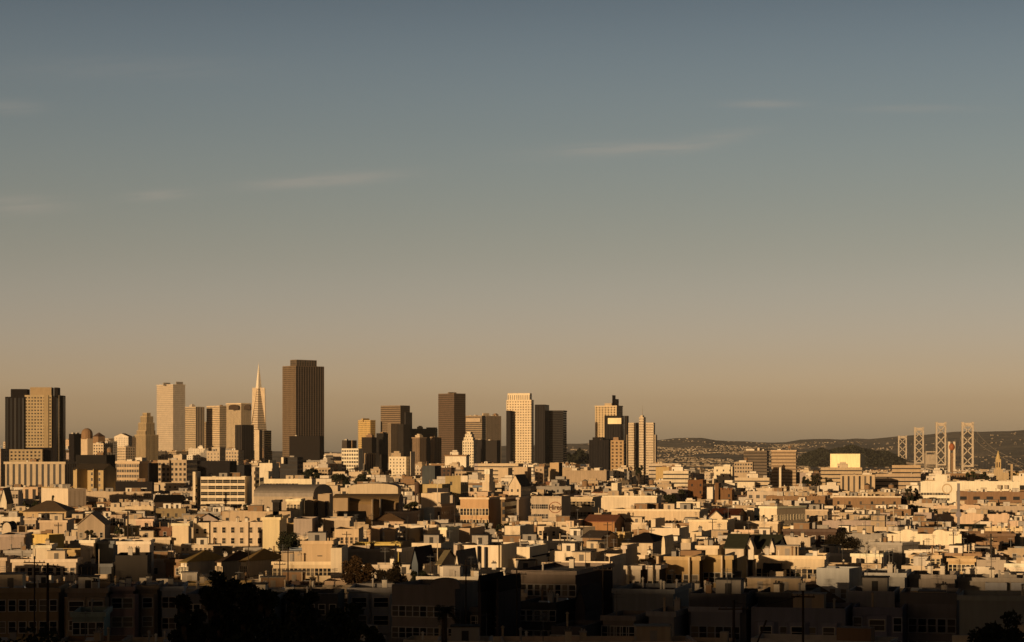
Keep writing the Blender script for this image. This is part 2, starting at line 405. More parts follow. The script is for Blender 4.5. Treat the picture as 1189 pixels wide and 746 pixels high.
def build(s):
    rnd = random.Random(s.seed or int(s.x0*13+s.top*7))
    h = s.zt-s.gz; col = s.col; sty = s.sty
    if not s.group: s['group'] = 'towers of the downtown skyline' if s.cat == 'tower' else 'buildings spread over the city below the skyline' if s.Y > 345 else 'shaded buildings nearest the camera'
    root = empty(s.kind, (s.X, s.Y, s.gz), -R(s.a), s.label, s.cat, s.group)
    fm = smat(col, sty, **(s.fk or {})) if sty != 'w' else plain(col)
    rs = s.rsty if s.rsty is not None else (sty if sty != 'w' else 'p')
    rm = smat(s.rcol or col, rs, **(s.fk or {})) if rs != 'w' else plain(s.rcol or col)  # right-face colour, darkened on several buildings to stand for shade
    b, r = wall_mesh(s.wL, s.wR, h, roof=s.roof or 'flat', rh=s.rh or 3., parapet=s.par if s.par is not None else .7, base=-6. if s.Y < 2500 else -12.)
    b.obj('wall', [fm, rm], root)
    roofm_ = plain(s.roofcol, .9, name='roof_cover', amt=.2, scale=.4) if s.roofcol else roofm(rnd.randrange(6))
    ro = r.obj('roof', [roofm_], root)
    near = s.Y < 1300
    # cornice
    if s.cornice or (s.cornice is None and s.Y < 900 and not s.roof and rnd.random() < .6):
        t = .35 if near else .8; c = MB(); cd = .7 if near else 1.6
        c.box(-s.wL-t, t, -t, .003, h-cd, h+.06, bottom=True); c.box(.003, t, .003, s.wR+t, h-cd, h+.06, bottom=True)
        cc = s.ccol or tuple(min(.8, x*1.15+.02) for x in col)
        c.obj('cornice', [plain(cc)], root)
    if s.bays:                                            # projecting bay windows
        n, bw, z0b, z1b = s.bays
        for i in range(n):
            xx = -s.wL*(i+.5)/n; bm = MB(); q = 1.0
            pts = [(xx-bw/2,0),(xx-bw/2+.6,-q),(xx+bw/2-.6,-q),(xx+bw/2,0)]
            for j in range(3): bm.wallq(pts[j], pts[j+1], z0b if z0b > 0 else h+z0b, z1b if z1b > 0 else h+z1b)
            zt_ = z1b if z1b > 0 else h+z1b; zb_ = z0b if z0b > 0 else h+z0b
            bm.face([(x,y,zt_) for x,y in pts]); bm.face([(x,y,zb_) for x,y in pts[::-1]])
            bo = bm.obj('bay_window', [plain(s.baycol or tuple(min(.8,x*1.2) for x in col))], root)
            z = zt_-2.3
            while z > zb_+.3:
                inst(win_data(bw-1.9, 1.6), 'window', bo, (xx, -q-.0, z)); z -= 3.2
    if s.win:
        cols, rows, ww, wh, z0 = s.win[:5]; stp = s.win[5] if len(s.win) > 5 else 3.2
        m0 = s.win[6] if len(s.win) > 6 else 0.
        fr = s.frame or ((.5,.46,.4) if sum(col) < 1.2 else tuple(min(.8,x*1.05) for x in col))
        for rr_ in range(rows):
            for c in range(cols):
                z = h-z0-wh-rr_*stp
                if z < .5: continue
                x = -s.wL*m0-(s.wL*(1-m0))*(c+.5)/cols
                if s.bays and any(abs(x+s.wL*(i+.5)/s.bays[0]) < s.bays[1]/2+.3 for i in range(s.bays[0])): continue
                inst(win_data(ww, wh, fr), 'window', root, (x, 0, z))
        if s.rwin:
            for rr_ in range(s.rwin[1]):
                for c in range(s.rwin[0]):
                    z = h-z0-wh-rr_*stp
                    if z > .5: inst(win_data(ww, wh, fr), 'window', root, (0, s.wR*(c+.5)/s.rwin[0], z), R(90))
    if s.clut and s.wL > 11 and s.Y < 1300 and not s.roof: s['clut'] = s.clut+int(s.wL/6)
    n = s.clut if s.clut is not None else (0 if s.roof else rnd.choice([2,3,3,4,5]))
    zr = h-(s.par if s.par is not None else .7)
    if not s.roof:
        for i in range(n):
            if near or s.wL < 14 or s.wR < 12: kind = rnd.choice(['stair_hut','chimney','chimney','vent_pipe','skylight','vent_pipe','antenna' if s.Y < 800 else 'stair_hut'])
            else: kind = rnd.choice(['penthouse','air_handler','stair_hut','stair_hut','chimney','water_tank' if rnd.random() < .25 else 'air_handler'])
            hw = {'penthouse':5.3,'air_handler':2.,'stair_hut':2.7,'water_tank':2}.get(kind, .6)
            if s.wL < 2*hw+1 or s.wR < 2*hw+1: continue
            if kind == 'penthouse' and h < 8: continue
            inst(clut_data(kind, rnd.randrange(7)), kind, root, (-rnd.uniform(hw+.4, s.wL-hw-.4), rnd.uniform(hw+.4, s.wR-hw-.4), zr), 0 if kind != 'antenna' else rnd.uniform(0,3))
    for p in (s.parts or ()):
        add_volume(root, s, *p)
    if s.fn: s.fn(root, s, h)
    return root
def add_volume(root, s, name, x0, xc, x1, top, dY, col, sty='p', bot=None, a=None, dep=None, roof=None, rh=3., proud=0., **kw):
    """a further block of the same building, given where it shows"""
    a = s.a if a is None else a
    (X, Y), wL, wR = solve_faces(x0, xc, x1, s.Y+dY, a, dep)
    zt = wz(top, s.Y+dY); zb = s.gz-6 if bot is None else wz(bot, s.Y+dY)
    b, r = wall_mesh(wL, wR, zt-zb, roof=roof or 'flat', rh=rh, base=0, parapet=min(.7, (zt-zb)*.5))
    Minv = Matrix.Rotation(R(s.a), 4, 'Z') @ Matrix.Translation(-Vector((s.X, s.Y, s.gz)))
    L = Minv @ Vector((X, Y, zb))
    m = smat(col, sty, **kw)
    nb = len(b.v); b.v += r.v; b.f += [tuple(i+nb for i in f) for f in r.f]; b.m += [2]*len(r.f); b.uv += r.uv
    return b.obj(name, [m, m, roofm(int(x0))], root, L, -R(a-s.a))
# ------------------------------------------------------------------ what stands in the view
# kind, x0, corner, x1, roof line, lowest line seen, height above ground (<150) or distance, turn, colour, wall pattern, label, options
H = []
def B(kind, x0, xc, x1, top, bot, D, a, col, sty, label, **o):
    s = S(kind=kind, x0=x0, xc=xc, x1=x1, top=top, bot=bot, a=a, col=col, sty=sty, label=label, cat=o.pop('cat', {'office_tower':'tower','house':'house','church':'church','warehouse':'warehouse','apartment_building':'apartment building','hotel_tower':'tower'}.get(kind, 'building')), **o)
    if (D < 150 or D < 1400) and x1 < 470 and 10 <= a <= 24: s['a'] = -6 if x1 < 260 else 0
    if D < 150: s['Y'] = solve_Y((x0+x1)/2, top, D)
    else: s['Y'] = float(D)
    geom(s); H.append(s); return s
T = 'office_tower'; AB = 'apartment_building'; WH = 'warehouse'; HS = 'house'; CB = 'commercial_building'
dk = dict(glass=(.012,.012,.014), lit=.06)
# --- skyline, left to right
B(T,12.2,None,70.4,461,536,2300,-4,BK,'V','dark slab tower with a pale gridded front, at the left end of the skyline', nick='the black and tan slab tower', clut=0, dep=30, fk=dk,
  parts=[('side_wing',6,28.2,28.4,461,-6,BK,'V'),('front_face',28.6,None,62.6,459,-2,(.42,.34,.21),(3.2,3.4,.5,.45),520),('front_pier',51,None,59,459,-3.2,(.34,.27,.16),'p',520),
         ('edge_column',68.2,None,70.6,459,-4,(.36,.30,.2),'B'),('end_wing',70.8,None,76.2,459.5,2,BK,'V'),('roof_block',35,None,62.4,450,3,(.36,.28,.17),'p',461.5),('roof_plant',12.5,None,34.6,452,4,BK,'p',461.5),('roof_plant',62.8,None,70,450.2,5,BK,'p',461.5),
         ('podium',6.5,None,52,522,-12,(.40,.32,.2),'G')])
B('office_block',6,None,87,536.5,567,1500,11,(.46,.38,.27),(4.35,400,.42,1.),'long tan office block with vertical fins below the black and tan slab tower', nick='the finned tan office block', cornice=True, ccol=(.5,.42,.3), fk=dict(lit=.1), clut=2)
B('office_block',0,None,6,521,566,1900,11,TN,'G','tan block cut by the left edge beside the finned office block')
B(CB,80,86,95,504,524,3300,30,BK,'p','small dark block behind the slab tower and left of the slim domed tower')
def dome_top(r=None):
    def f(root, s, h):
        b = MB(); cx, cy = -s.wL/2, s.wR/2; rr = r or min(s.wL, s.wR)*.42
        b.cyl(cx, cy, 0, rr*.9, rr, n=14)
        for i in range(5):
            t0, t1 = math.pi/2*i/5, math.pi/2*(i+1)/5
            b.cyl(cx, cy, rr*.9+rr*math.sin(t0), rr*.9+rr*math.sin(t1), rr*math.cos(t0), max(rr*math.cos(t1), .05), n=14, cap=False)
        b.obj('dome', [plain(BR)], root, (0,0,h-.6))
    return f
B(T,94,101.5,108,509.4,535,3000,45,(.58,.47,.33),'p','slim plain tan tower topped by a dark dome', nick='the slim domed tower', fn=dome_top(8), clut=0)
B(CB,108,114,122,507,524,3200,45,BR,'p','brown block with a dark flat roof behind the slim domed tower', clut=0, roof='hip', rh=6, roofcol=DB)
B(CB,108,None,131,515,533,2700,30,CR,'G','cream block on the slope between the slim domed tower and the stepped tower')
B(HS,132.5,149,153.5,507,520,3500,30,W,'B','white gabled building with dark roof stripes high on the northern hill', roof='gf', rh=5, roofcol=DB)
B(AB,113,125,136,512.5,530,3400,40,LG,'G','grey hillside apartments left of the white gabled building')
B(AB,136,146,157,519,533,3000,40,CR,'G','cream hillside apartments just under the white gabled building')
B(AB,146,150,158,508,524,3650,40,TN,'B','tan apartments on the hilltop touching the stepped tower')
def deco(root, s, h):
    for nm,x0,xc,x1,top,dY in (('setback',158.5,169,180.5,500,1),('setback',160.5,170,179.5,491,2),('crown',163,170.5,178,483.5,4),('crown',165.5,170.5,175,479.5,6)):
        add_volume(root, s, nm, x0, xc, x1, top, dY, (.47,.37,.22), 'v')
B('hotel_tower',156,169,184,505,530,3800,45,(.47,.37,.22),'v','stepped golden art deco tower narrowing to a small crown', nick='the stepped golden tower', fn=deco, clut=0)
B(T,182,201,215,446.5,525,4720,46,(.52,.45,.35),(3.4,4.3,.5,.3),'tall pale tower with a capped crown, right of the stepped golden tower', nick='the tall pale capped tower', rcol=(.50,.46,.40), rsty=(3.4,4.3,.5,.25), fk=dict(glass=(.2,.17,.13),lit=.1), clut=0, cornice=True,  # right face greyed in colour to stand for its dimmer light
  parts=[('roof_plant',189,None,196,444.5,12,GR,'p',448),('roof_plant',204,None,209,443.5,14,GR,'p',448)])
B(T,215,227.3,237.5,472.5,522,4400,46,(.50,.41,.28),'h','flat-topped tan tower with a dark ribbed right side', nick='the ribbed tan tower', rcol=(.36,.3,.22), rsty='V', clut=1)  # right face given a darker tan for its shade
B(T,237.5,None,246,490,522,4700,40,(.36,.28,.18),'h','low brown tower squeezed between two taller tan towers')
B(T,239.8,255,262.8,471.3,522,4420,46,(.62,.5,.34),'h','light tan tower with fine level bands beside the arch-topped tower', nick='the banded tan tower', rcol=(.5,.41,.29), clut=1)  # right face is a dimmer copy of the lit left colour
def arch_top(root, s, h):
    for nm,x0,xc,x1,y0 in (('arched_window',265.4,None,277.2,476),('arched_window',283.2,None,291,476)):
        add_volume(root, s, nm, x0, x1-.1, x1, 473.2, -2 if x0 < 280 else 0, (.07,.05,.035), 'p', y0, dep=6, a=11, roof='bf', rh=5.5)
B(T,262.8,280,291.6,468.3,522,4350,46,(.62,.51,.35),'v','tan tower with dark arched openings under its roof', nick='the arch-topped tower', clut=0, fn=arch_top, cornice=True)
B(T,273,281,294.8,493.5,536,3900,40,(.045,.038,.032),'V','narrow dark brown tower in front of the arch-topped tower', nick='the narrow dark tower', fk=dk, clut=0)
def slab_piece(root, s, h): pass
B(T,306,307,335.5,500,536,3700,11,(.06,.048,.038),'H','squat dark tower with level bands below the pyramid tower', nick='the squat dark banded tower', fk=dk, dep=40, clut=1,
  parts=[('side_panel',295.6,None,304.6,499.5,-3,(.62,.52,.37),'p')])
B('office_tower',328,343.6,376.4,424.8,526,4250,47,(.195,.145,.095),(4.2,3.95,.45,.6),'tallest tower, dark red-brown with ribbed walls and a notched top', nick='the tallest brown tower', rcol=(.17,.125,.085), rsty=(6.2,4.1,.62,.86), fk=dk, clut=0, dep=90,  # right face coloured darker, as the side turned from the sun
  parts=[('crown',337,344.5,367.8,417.8,3,(.16,.12,.08),(6.2,4.1,.6,.8))])
B(T,336,None,376,506.5,534,3950,20,(.02,.017,.015),'p','black block at the foot of the tallest brown tower', clut=1, fk=dk)  # coloured black for the shadow over the tower's lower part
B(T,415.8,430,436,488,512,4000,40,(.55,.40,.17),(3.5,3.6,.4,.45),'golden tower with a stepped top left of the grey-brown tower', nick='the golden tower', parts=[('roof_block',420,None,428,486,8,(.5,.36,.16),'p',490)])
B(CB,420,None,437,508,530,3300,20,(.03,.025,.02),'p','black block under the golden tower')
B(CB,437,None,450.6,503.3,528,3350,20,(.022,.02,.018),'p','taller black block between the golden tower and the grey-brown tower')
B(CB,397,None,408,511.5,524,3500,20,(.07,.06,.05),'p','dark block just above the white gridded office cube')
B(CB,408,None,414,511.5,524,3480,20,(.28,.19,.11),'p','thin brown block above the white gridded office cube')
B(T,442,465,476,471,532,4000,40,(.25,.19,.13),'H','grey-brown tower with level bands and a dark right side', nick='the grey-brown tower', rcol=(.05,.042,.036), fk=dict(glass=(.07,.055,.04),lit=.1), clut=1,  # right side's shade is put into its near-black colour
  parts=[('shoulder',466,None,478.6,479,6,(.04,.034,.03),'h'),('lower_block',450,None,461.5,492,-20,(.30,.235,.16),'v'),('lower_block',461.6,None,476,493,-16,(.03,.026,.022),'p')])
B(T,478.6,None,508,498,516,4100,11,(.05,.042,.036),'h','dark level-banded block between two brown towers', clut=1, parts=[('roof_block',495,None,507.5,496.5,6,(.06,.05,.04),'p',500)])
B('office_block',478.6,487,495,508,534,3500,40,(.27,.19,.12),'v','brown ribbed block with arched roofline below the level-banded block', cornice=True)
B('office_block',500,505,512.5,507.5,532,3550,40,(.29,.2,.12),'v','second brown ribbed block close to the tall brown tower', cornice=True)
B(T,508.9,527.3,540.6,457,526,3850,46,(.145,.105,.075),(2.6,3.8,.5,.55),'tall flat-topped brown tower right of the ribbed blocks', nick='the tall flat brown tower', fk=dk, rcol=(.10,.075,.055), clut=0, parts=[('roof_plant',520,None,530,455.6,10,(.2,.15,.1),'p',458)])  # right face colour darkened to stand for shade
B(T,540.6,None,564,482.8,512,4400,25,(.36,.28,.19),'H','tan tower with dark level bands behind the white stepped tower', nick='the dark-banded tan tower', parts=[('roof_block',541,None,562,486,-2,(.5,.4,.28),'p',490)])
B(T,558,564.5,582,483,514,4600,46,(.50,.40,.28),'v','pale tan ribbed tower behind the dark low blocks', rcol=(.4,.32,.23), parts=[('roof_block',560,None,568,480,8,CR,'p',484)])
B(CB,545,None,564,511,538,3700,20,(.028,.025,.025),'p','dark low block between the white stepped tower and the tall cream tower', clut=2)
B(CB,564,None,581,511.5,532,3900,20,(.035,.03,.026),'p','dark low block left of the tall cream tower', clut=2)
def zz(root, s, h):
    for nm,x0,xc,x1,top,dY in (('setback',538.5,546,551.8,508,1),('setback',540,545.5,550.4,504.5,2),('crown',542,545.5,549,501.5,4)):
        add_volume(root, s, nm, x0, None, x1, top, dY, (.74,.66,.5), 'B', dep=14)
B('office_tower',537,None,553.3,512,538,2700,11,(.74,.66,.5),(3.,3.6,.4,.5),'small white stepped tower with punched windows', nick='the white stepped tower', fn=zz, clut=0, dep=18)
B(WH,516.7,None,545,528.5,540,2500,11,(.78,.72,.58),'p','blank white block left of the white stepped tower', clut=1, cornice=True, ccol=BR)
B('office_block',396.7,None,421.4,453+73.5-5.5,549,2200,11,(.80,.74,.58),'w','white office cube with a square grid of windows', nick='the white gridded cube', win=(7,6,1.9,2.1,1.6,3.8), frame=(.8,.74,.58), clut=0)
B('office_block',423,None,440.9,526.5,545,2250,11,(.36,.27,.17),'v','brown ribbed block right of the white gridded cube', clut=2)
B(CB,441,None,450.6,528,546,2300,20,(.03,.026,.022),'p','black narrow block right of the brown ribbed block', clut=1)
B('theatre',451.6,None,476.5,530.5,548,2150,11,(.74,.66,.5),'B','cream hall with a tall blade tower at its right end', nick='the cream hall with a blade tower', parts=[('blade_tower',476.4,None,479.8,524.5,-2,(.7,.6,.45),'p')])
B(T,588,None,619.7,464.5,538,3600,11,(.74,.63,.45),(4.5,4.4,.5,.45),'tall cream tower with a paler stepped cap', nick='the tall cream tower', clut=0, dep=22, fk=dict(glass=(.2,.15,.1), lit=.3),
  parts=[('cap',589.5,None,617.5,456.8,3,(.78,.68,.5),(3.3,20,.3,.8)),('shadow_wing',587.8,None,595,477,-9,(.028,.025,.025),'p')])  # black slab stands for the shadow of a neighbouring building
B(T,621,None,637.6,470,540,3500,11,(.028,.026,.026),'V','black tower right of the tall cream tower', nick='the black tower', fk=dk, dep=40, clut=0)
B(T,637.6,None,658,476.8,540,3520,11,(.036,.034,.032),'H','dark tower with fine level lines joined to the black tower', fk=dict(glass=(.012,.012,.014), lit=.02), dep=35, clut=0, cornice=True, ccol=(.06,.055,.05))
B('hotel_tower',691,716,723,471.2,512,4300,25,(.60,.48,.30),(6.5,5,.5,.55),'cream tower with a dark-windowed front and roof masts, behind the black stepped block', nick='the cream tower with masts', clut=0, fk=dict(glass=(.08,.06,.04),lit=.25),
  parts=[('roof_block',702,None,714,468.5,6,(.5,.4,.26),'p',473),('mast',710.8,None,711.5,459,8,(.15,.12,.1),'p',473),('mast',714.5,None,715,463.5,8,(.15,.12,.1),'p',473)], cornice=True)
B(T,701.8,None,724.6,482.8,548,3500,11,(.03,.027,.025),'V','black tower with a band coloured as sun-glinting windows at its top', nick='the black tower with a bright top band', fk=dk, clut=0, dep=30,
  parts=[('glint_band',702.8,None,724,485.6,-1.5,(.85,.75,.5),'glare',492.5,15),('side_shaft',724.9,None,730,483,10,(.035,.03,.025),'p')])  # pale band painted for the sun's glint on the top windows
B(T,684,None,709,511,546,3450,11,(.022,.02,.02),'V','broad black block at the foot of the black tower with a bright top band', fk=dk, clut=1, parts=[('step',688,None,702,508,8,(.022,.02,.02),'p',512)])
B(T,709,None,726,511.5,548,3300,11,(.44,.31,.17),(6.4,5.2,.5,.55),'brown gridded block before the black tower with a bright top band', nick='the brown gridded block', fk=dict(glass=(.09,.065,.04),lit=.2), parts=[('roof_block',712,None,720,508,8,(.3,.2,.12),'p',512)], clut=0)
def mast_fn(root, s, h):
    b = MB(); b.cyl(0,0,0,17,.5,.15,n=5); b.obj('mast', [plain(GR)], root, (-s.wL/2, s.wR/2, h))
B(T,742,None,749.8,484.5,566,3000,11,(.62,.52,.38),(1.7,3.6,.4,.45),'pale twin-slab tower with a raised slim centre and mast', nick='the pale twin-slab tower', dep=24, clut=0, fn=mast_fn,
  parts=[('left_slab',729.6,None,738,491.2,4,(.60,.5,.36),(1.7,3.6,.4,.45)),('left_shoulder',727.6,None,730,505,2,(.58,.48,.35),'p'),('dark_gap',738.2,None,741.8,491,14,(.03,.027,.025),'p'),  # near-black block painted for the shaded gap between the slabs
         ('right_slab',750,None,760.6,491,4,(.62,.52,.38),(1.7,3.6,.4,.45)),('right_shoulder',760,None,763,505,6,(.55,.45,.33),'p'),('crown',743.5,None,748,482.5,4,(.6,.5,.36),'p',486)])
# --- right half
B('office_block',770,None,802,547,567,1900,11,(.66,.57,.42),'h','long pale office block with level bands right of the twin-slab tower', nick='the pale banded block', parts=[('roof_block',781,None,789,543.5,6,(.45,.36,.26),'p',548)], clut=2)
B(T,863.5,890.5,892.8,523.5,556,2700,14,(.16,.13,.10),'H','dark brown tower with white equipment crowding its roof', nick='the dark tower with a cluttered roof', clut=0, fk=dict(glass=(.06,.05,.04),lit=.15),
  parts=[('roof_plant',866,None,878,521.5,4,W,'p',525),('roof_plant',879.5,None,884,520.3,5,CR,'p',525),('roof_plant',885.5,None,889,521.8,6,W,'p',525)])
B(T,895.8,None,925.6,522.8,566,2500,11,(.46,.35,.23),'H','broad tan tower with level window bands, right of the dark tower', nick='the broad tan banded tower', fk=dict(glass=(.22,.165,.11),lit=.2), dep=24, clut=2, cornice=True)
B('chimney_stack',904.6,None,907.3,543,572,1900,11,(.75,.66,.5),'p','thin white chimney standing before the broad tan banded tower', cat='chimney', clut=0, dep=3)
B('office_block',852.6,None,875,537,556,2400,11,(.48,.38,.26),'w','tan block with rows of windows left of the dark tower with a cluttered roof', win=(7,3,1.8,2.0,1.5,4.), parts=[('roof_plant',858,None,868,534.8,4,W,'p',538)], rcol=DB, dep=14, clut=1)  # dark brown right side stands for the unlit face
B('office_block',829,None,852.4,542,567,2000,11,(.76,.68,.5),'L','blank cream tower block with a dark strip at its right', nick='the blank cream block', parts=[('roof_block',840,None,850,539.8,4,(.76,.7,.54),'p',543),('dark_strip',848,None,849.6,542.3,-1,(.08,.06,.05),'p'),('side_slab',850,None,852.6,543,-1.5,(.5,.42,.3),'p')], clut=0)
B('office_block',853,None,895,555,568,1900,11,(.58,.48,.34),'h','low pale block under the dark tower with a cluttered roof', clut=3, parts=[('front_step',856,None,878,560,-10,(.74,.66,.5),'p')])
B(WH,798.6,None,820.2,557.5,584,1500,11,(.17,.085,.04),'L','dark brown brick block below the pale banded block', nick='the dark brick block', clut=2, dep=25)
B(CB,820.8,None,829.6,566,580,1400,11,(.78,.72,.6),'p','small white building with a sign board, between two brick blocks', clut=0, dep=12)
def crenel(root, s, h):
    b = MB()
    for i in range(5): b.box(-s.wL+1+i*s.wL/5, -s.wL+2.6+i*s.wL/5, -.2, .4, h, h+1.2)
    b.obj('battlement', [plain((.2,.1,.05))], root)
B('brick_hall',830,None,852.8,569,586,1350,11,(.19,.105,.05),'L','brown brick hall with a toothed roofline and corner tower', nick='the toothed brick hall', fn=crenel, parts=[('corner_tower',830,None,837.4,561,-1,(.18,.1,.05),'L')], clut=0)
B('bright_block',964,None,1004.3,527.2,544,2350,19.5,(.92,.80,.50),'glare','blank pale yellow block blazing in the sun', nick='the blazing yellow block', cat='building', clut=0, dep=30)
B('office_block',953,None,1001,543.2,566,2150,11,(.48,.38,.25),'h','tan block with level bands in front of the blazing yellow block', clut=2)
B('office_block',975.8,None,1016,551.6,573,1950,11,(.52,.41,.27),(5.,400,.35,1.),'tan block with vertical fins below the blazing yellow block', nick='the finned tan block', clut=2)
B('office_block',1016.4,None,1069,550.7,571,2000,11,(.45,.35,.24),'h','wide brown-tan block with level bands under the left bridge towers', nick='the wide level-banded block', parts=[('upper_block',1035.7,None,1069,540.5,6,(.47,.36,.23),'h')], clut=2)
B(CB,952,None,975,564,576,1700,11,W,'p','small white block stepping down left of the finned tan block', parts=[('step',960,None,972,560.5,4,W,'p',566)], clut=1)
def ringsign(root, s, h):
    b = MB(); n = 20; r0, r1 = 2.3, 3.0; cx, cz = -s.wL*.27, h-4.2
    for i in range(n):
        t, u = 2*math.pi*i/n, 2*math.pi*(i+1)/n
        b.face([(cx+r0*math.cos(t),-.06,cz+r0*math.sin(t)),(cx+r1*math.cos(t),-.06,cz+r1*math.sin(t)),(cx+r1*math.cos(u),-.06,cz+r1*math.sin(u)),(cx+r0*math.cos(u),-.06,cz+r0*math.sin(u))][::-1])
    b.obj('round_emblem', [plain((.55,.42,.26))], root)
B('store_building',1069,None,1111,559.5,585.5,1250,11,(.80,.75,.6),'w','white store building with two window rows and a round emblem', nick='the white store with a round emblem', fn=ringsign, win=(10,2,1.5,1.3,6.6,3.2,.2), frame=(.72,.66,.52), clut=0, dep=25,
  parts=[('upper_block',1085.8,None,1099.6,552,8,(.80,.75,.6),'p',561)])
B(WH,1108,None,1184,559.5,572,1400,11,(.80,.74,.58),'p','long blank white warehouse behind the red-brown brick row', nick='the long white warehouse', clut=1, roof=None,
  fn=lambda root,s,h: [add_volume(root,s,'wall_sign',x0,None,x1,563.3,-1.2,(.42,.36,.28),'p',567.8,dep=1.) for x0,x1 in ((1158,1162.5),(1166,1170))])
B(CB,1176,None,1192,553,572,1450,11,(.78,.7,.54),'p','white tower block at the right edge over the long white warehouse')
B('brick_building',1111,None,1192,571.5,586,1150,11,(.24,.15,.09),(7.,4.5,.5,.4),'red-brown brick row with square dark windows below the long white warehouse', nick='the red-brown brick row', clut=3, fk=dict(lit=.05))
B('store_building',1084,None,1138,587.6,597,1000,11,(.62,.48,.34),'w','peach upper store with four small square windows', nick='the peach store', win=(6,1,1.6,1.4,1.6), clut=1, dep=18)
B('store_building',1084,None,1172,597.3,612,930,11,(.64,.49,.35),'w','long peach store wall with a row of low dark openings', nick='the long peach wall', win=(22,1,1.2,1.3,4.6), clut=1, dep=20, frame=(.6,.42,.3))
B(CB,1172,None,1192,605,614,900,11,(.66,.5,.36),'p','pale peach end wall at the right edge beside the long peach wall')
B('apartment_building',1138,None,1192,588,600,1060,11,(.44,.36,.27),'B','dull tan flats under the red-brown brick row, at the right edge')
B(WH,967,None,1046,576.5,592,1150,11,(.27,.175,.10),'L','long orange-brown brick warehouse below the finned tan block', nick='the long orange-brown warehouse', cornice=True, ccol=(.7,.6,.45), clut=3)
# --- left midground
B('school',85,120,135,546,572,1350,30,(.44,.34,.18),'w','yellow building with two bays and a gabled right end', nick='the yellow gabled building', win=(4,3,1.4,1.7,1.6,3.6), roof='gs', rh=4, roofcol=(.05,.04,.03), clut=0,
  parts=[('corner_turret',88,None,97,545,-2,(.44,.34,.18),'p'),('corner_turret',108,None,112,545,-2,(.44,.34,.18),'p')])
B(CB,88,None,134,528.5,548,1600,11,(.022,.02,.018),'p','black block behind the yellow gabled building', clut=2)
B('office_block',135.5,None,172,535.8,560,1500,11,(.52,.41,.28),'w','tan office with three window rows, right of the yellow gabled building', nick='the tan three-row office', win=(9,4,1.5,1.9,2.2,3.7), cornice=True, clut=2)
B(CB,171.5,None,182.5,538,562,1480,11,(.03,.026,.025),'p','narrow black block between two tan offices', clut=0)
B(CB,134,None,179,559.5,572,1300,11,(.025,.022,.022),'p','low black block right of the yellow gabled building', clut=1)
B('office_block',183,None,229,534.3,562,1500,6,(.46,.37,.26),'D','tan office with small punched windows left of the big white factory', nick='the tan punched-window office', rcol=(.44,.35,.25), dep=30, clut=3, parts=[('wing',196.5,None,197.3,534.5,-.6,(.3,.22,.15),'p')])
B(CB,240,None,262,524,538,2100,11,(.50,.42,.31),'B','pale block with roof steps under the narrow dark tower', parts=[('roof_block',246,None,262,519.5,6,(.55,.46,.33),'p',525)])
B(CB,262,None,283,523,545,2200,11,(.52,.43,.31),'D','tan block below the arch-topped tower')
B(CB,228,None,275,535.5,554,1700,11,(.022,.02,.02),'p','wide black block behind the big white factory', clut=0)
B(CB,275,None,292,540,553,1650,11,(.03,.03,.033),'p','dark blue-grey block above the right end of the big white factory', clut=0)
B('factory',233,None,293,553.8,590,1050,11,(.74,.65,.48),'w','big white factory with five rows of wide windows and corner towers', nick='the big white factory', win=(6,5,3.4,1.6,1.5,3.0), frame=(.7,.6,.44), clut=2, dep=30,
  parts=[('corner_tower',223.8,None,233,548,-.6,(.76,.66,.48),'p'),('corner_tower',292.6,None,301.2,543,-.8,(.66,.55,.4),(3.,3.,.3,.5)),('end_bay',301,None,304,555,1,(.7,.6,.44),(1.5,3.,.5,.5))])
B('factory',305,None,366,556.3,574,1150,11,(.80,.72,.52),'w','white factory with small window rows, right of the big white factory', nick='the smaller white factory', win=(11,2,1.7,1.0,2.5,2.6,.28), frame=(.75,.66,.48), clut=2, dep=20,
  parts=[('stair_tower',308,None,316,547.5,3,(.76,.68,.5),'p')])
B(CB,301,None,324,538,556,1700,11,(.74,.66,.5),'p','white roof blocks behind the smaller white factory', parts=[('roof_block',312,None,318,534.5,5,(.76,.68,.5),'p',539)], clut=0)
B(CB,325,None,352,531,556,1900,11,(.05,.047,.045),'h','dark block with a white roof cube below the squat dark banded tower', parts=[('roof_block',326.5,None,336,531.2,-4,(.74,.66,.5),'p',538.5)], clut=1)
B('garage_hall',295,None,386,577,600,820,8,(.42,.35,.26),'p','wide hall with a low grey arched roof below the white factories', nick='the grey arched hall', roof='bs', rh=4.5, dep=34, roofcol=(.30,.27,.235), clut=0)
B('garage_hall',386,None,468,586,600,790,14,(.20,.14,.08),'p','hall with a brown arched roof and blank tan walls', nick='the brown arched hall', roof='bs', rh=3.6, dep=36, roofcol=(.22,.15,.07), clut=0,
  parts=[('front_wall',387,None,408,578.5,-6,(.36,.27,.17),'p'),('vent_stack',431.8,None,433.6,580,-8,(.7,.6,.45),'p'),('vent_stack',441,None,443,580,-8,(.7,.6,.45),'p')])
B(CB,332.7,None,353.2,580,600,720,11,(.74,.64,.44),'w','cream block with four narrow windows before the grey arched hall', win=(4,2,.8,1.5,1.8,4.2), frame=(.7,.6,.42), dep=14, clut=0)
B(CB,353.4,None,369,581.5,600,730,11,(.42,.32,.2),'p','tan block with a framed recess beside the cream block with narrow windows', parts=[('doorway',366.3,None,368.2,583,-1,(.05,.04,.03),'p')], clut=0, dep=14)
B(CB,369.2,None,386.6,574,600,735,11,(.46,.36,.24),'p','tan fire tower building with one tall dark door', nick='the tan building with a tall dark door', parts=[('doorway',377.3,None,385,582,-1,(.035,.03,.035),'p')], clut=0, dep=14)
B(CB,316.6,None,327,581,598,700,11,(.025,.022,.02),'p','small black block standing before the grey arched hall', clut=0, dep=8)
B(AB,258,None,341,594,606,700,11,(.50,.39,.26),'B','low tan building crowded with dark roof vents, left of the cream block', clut=9, dep=10)
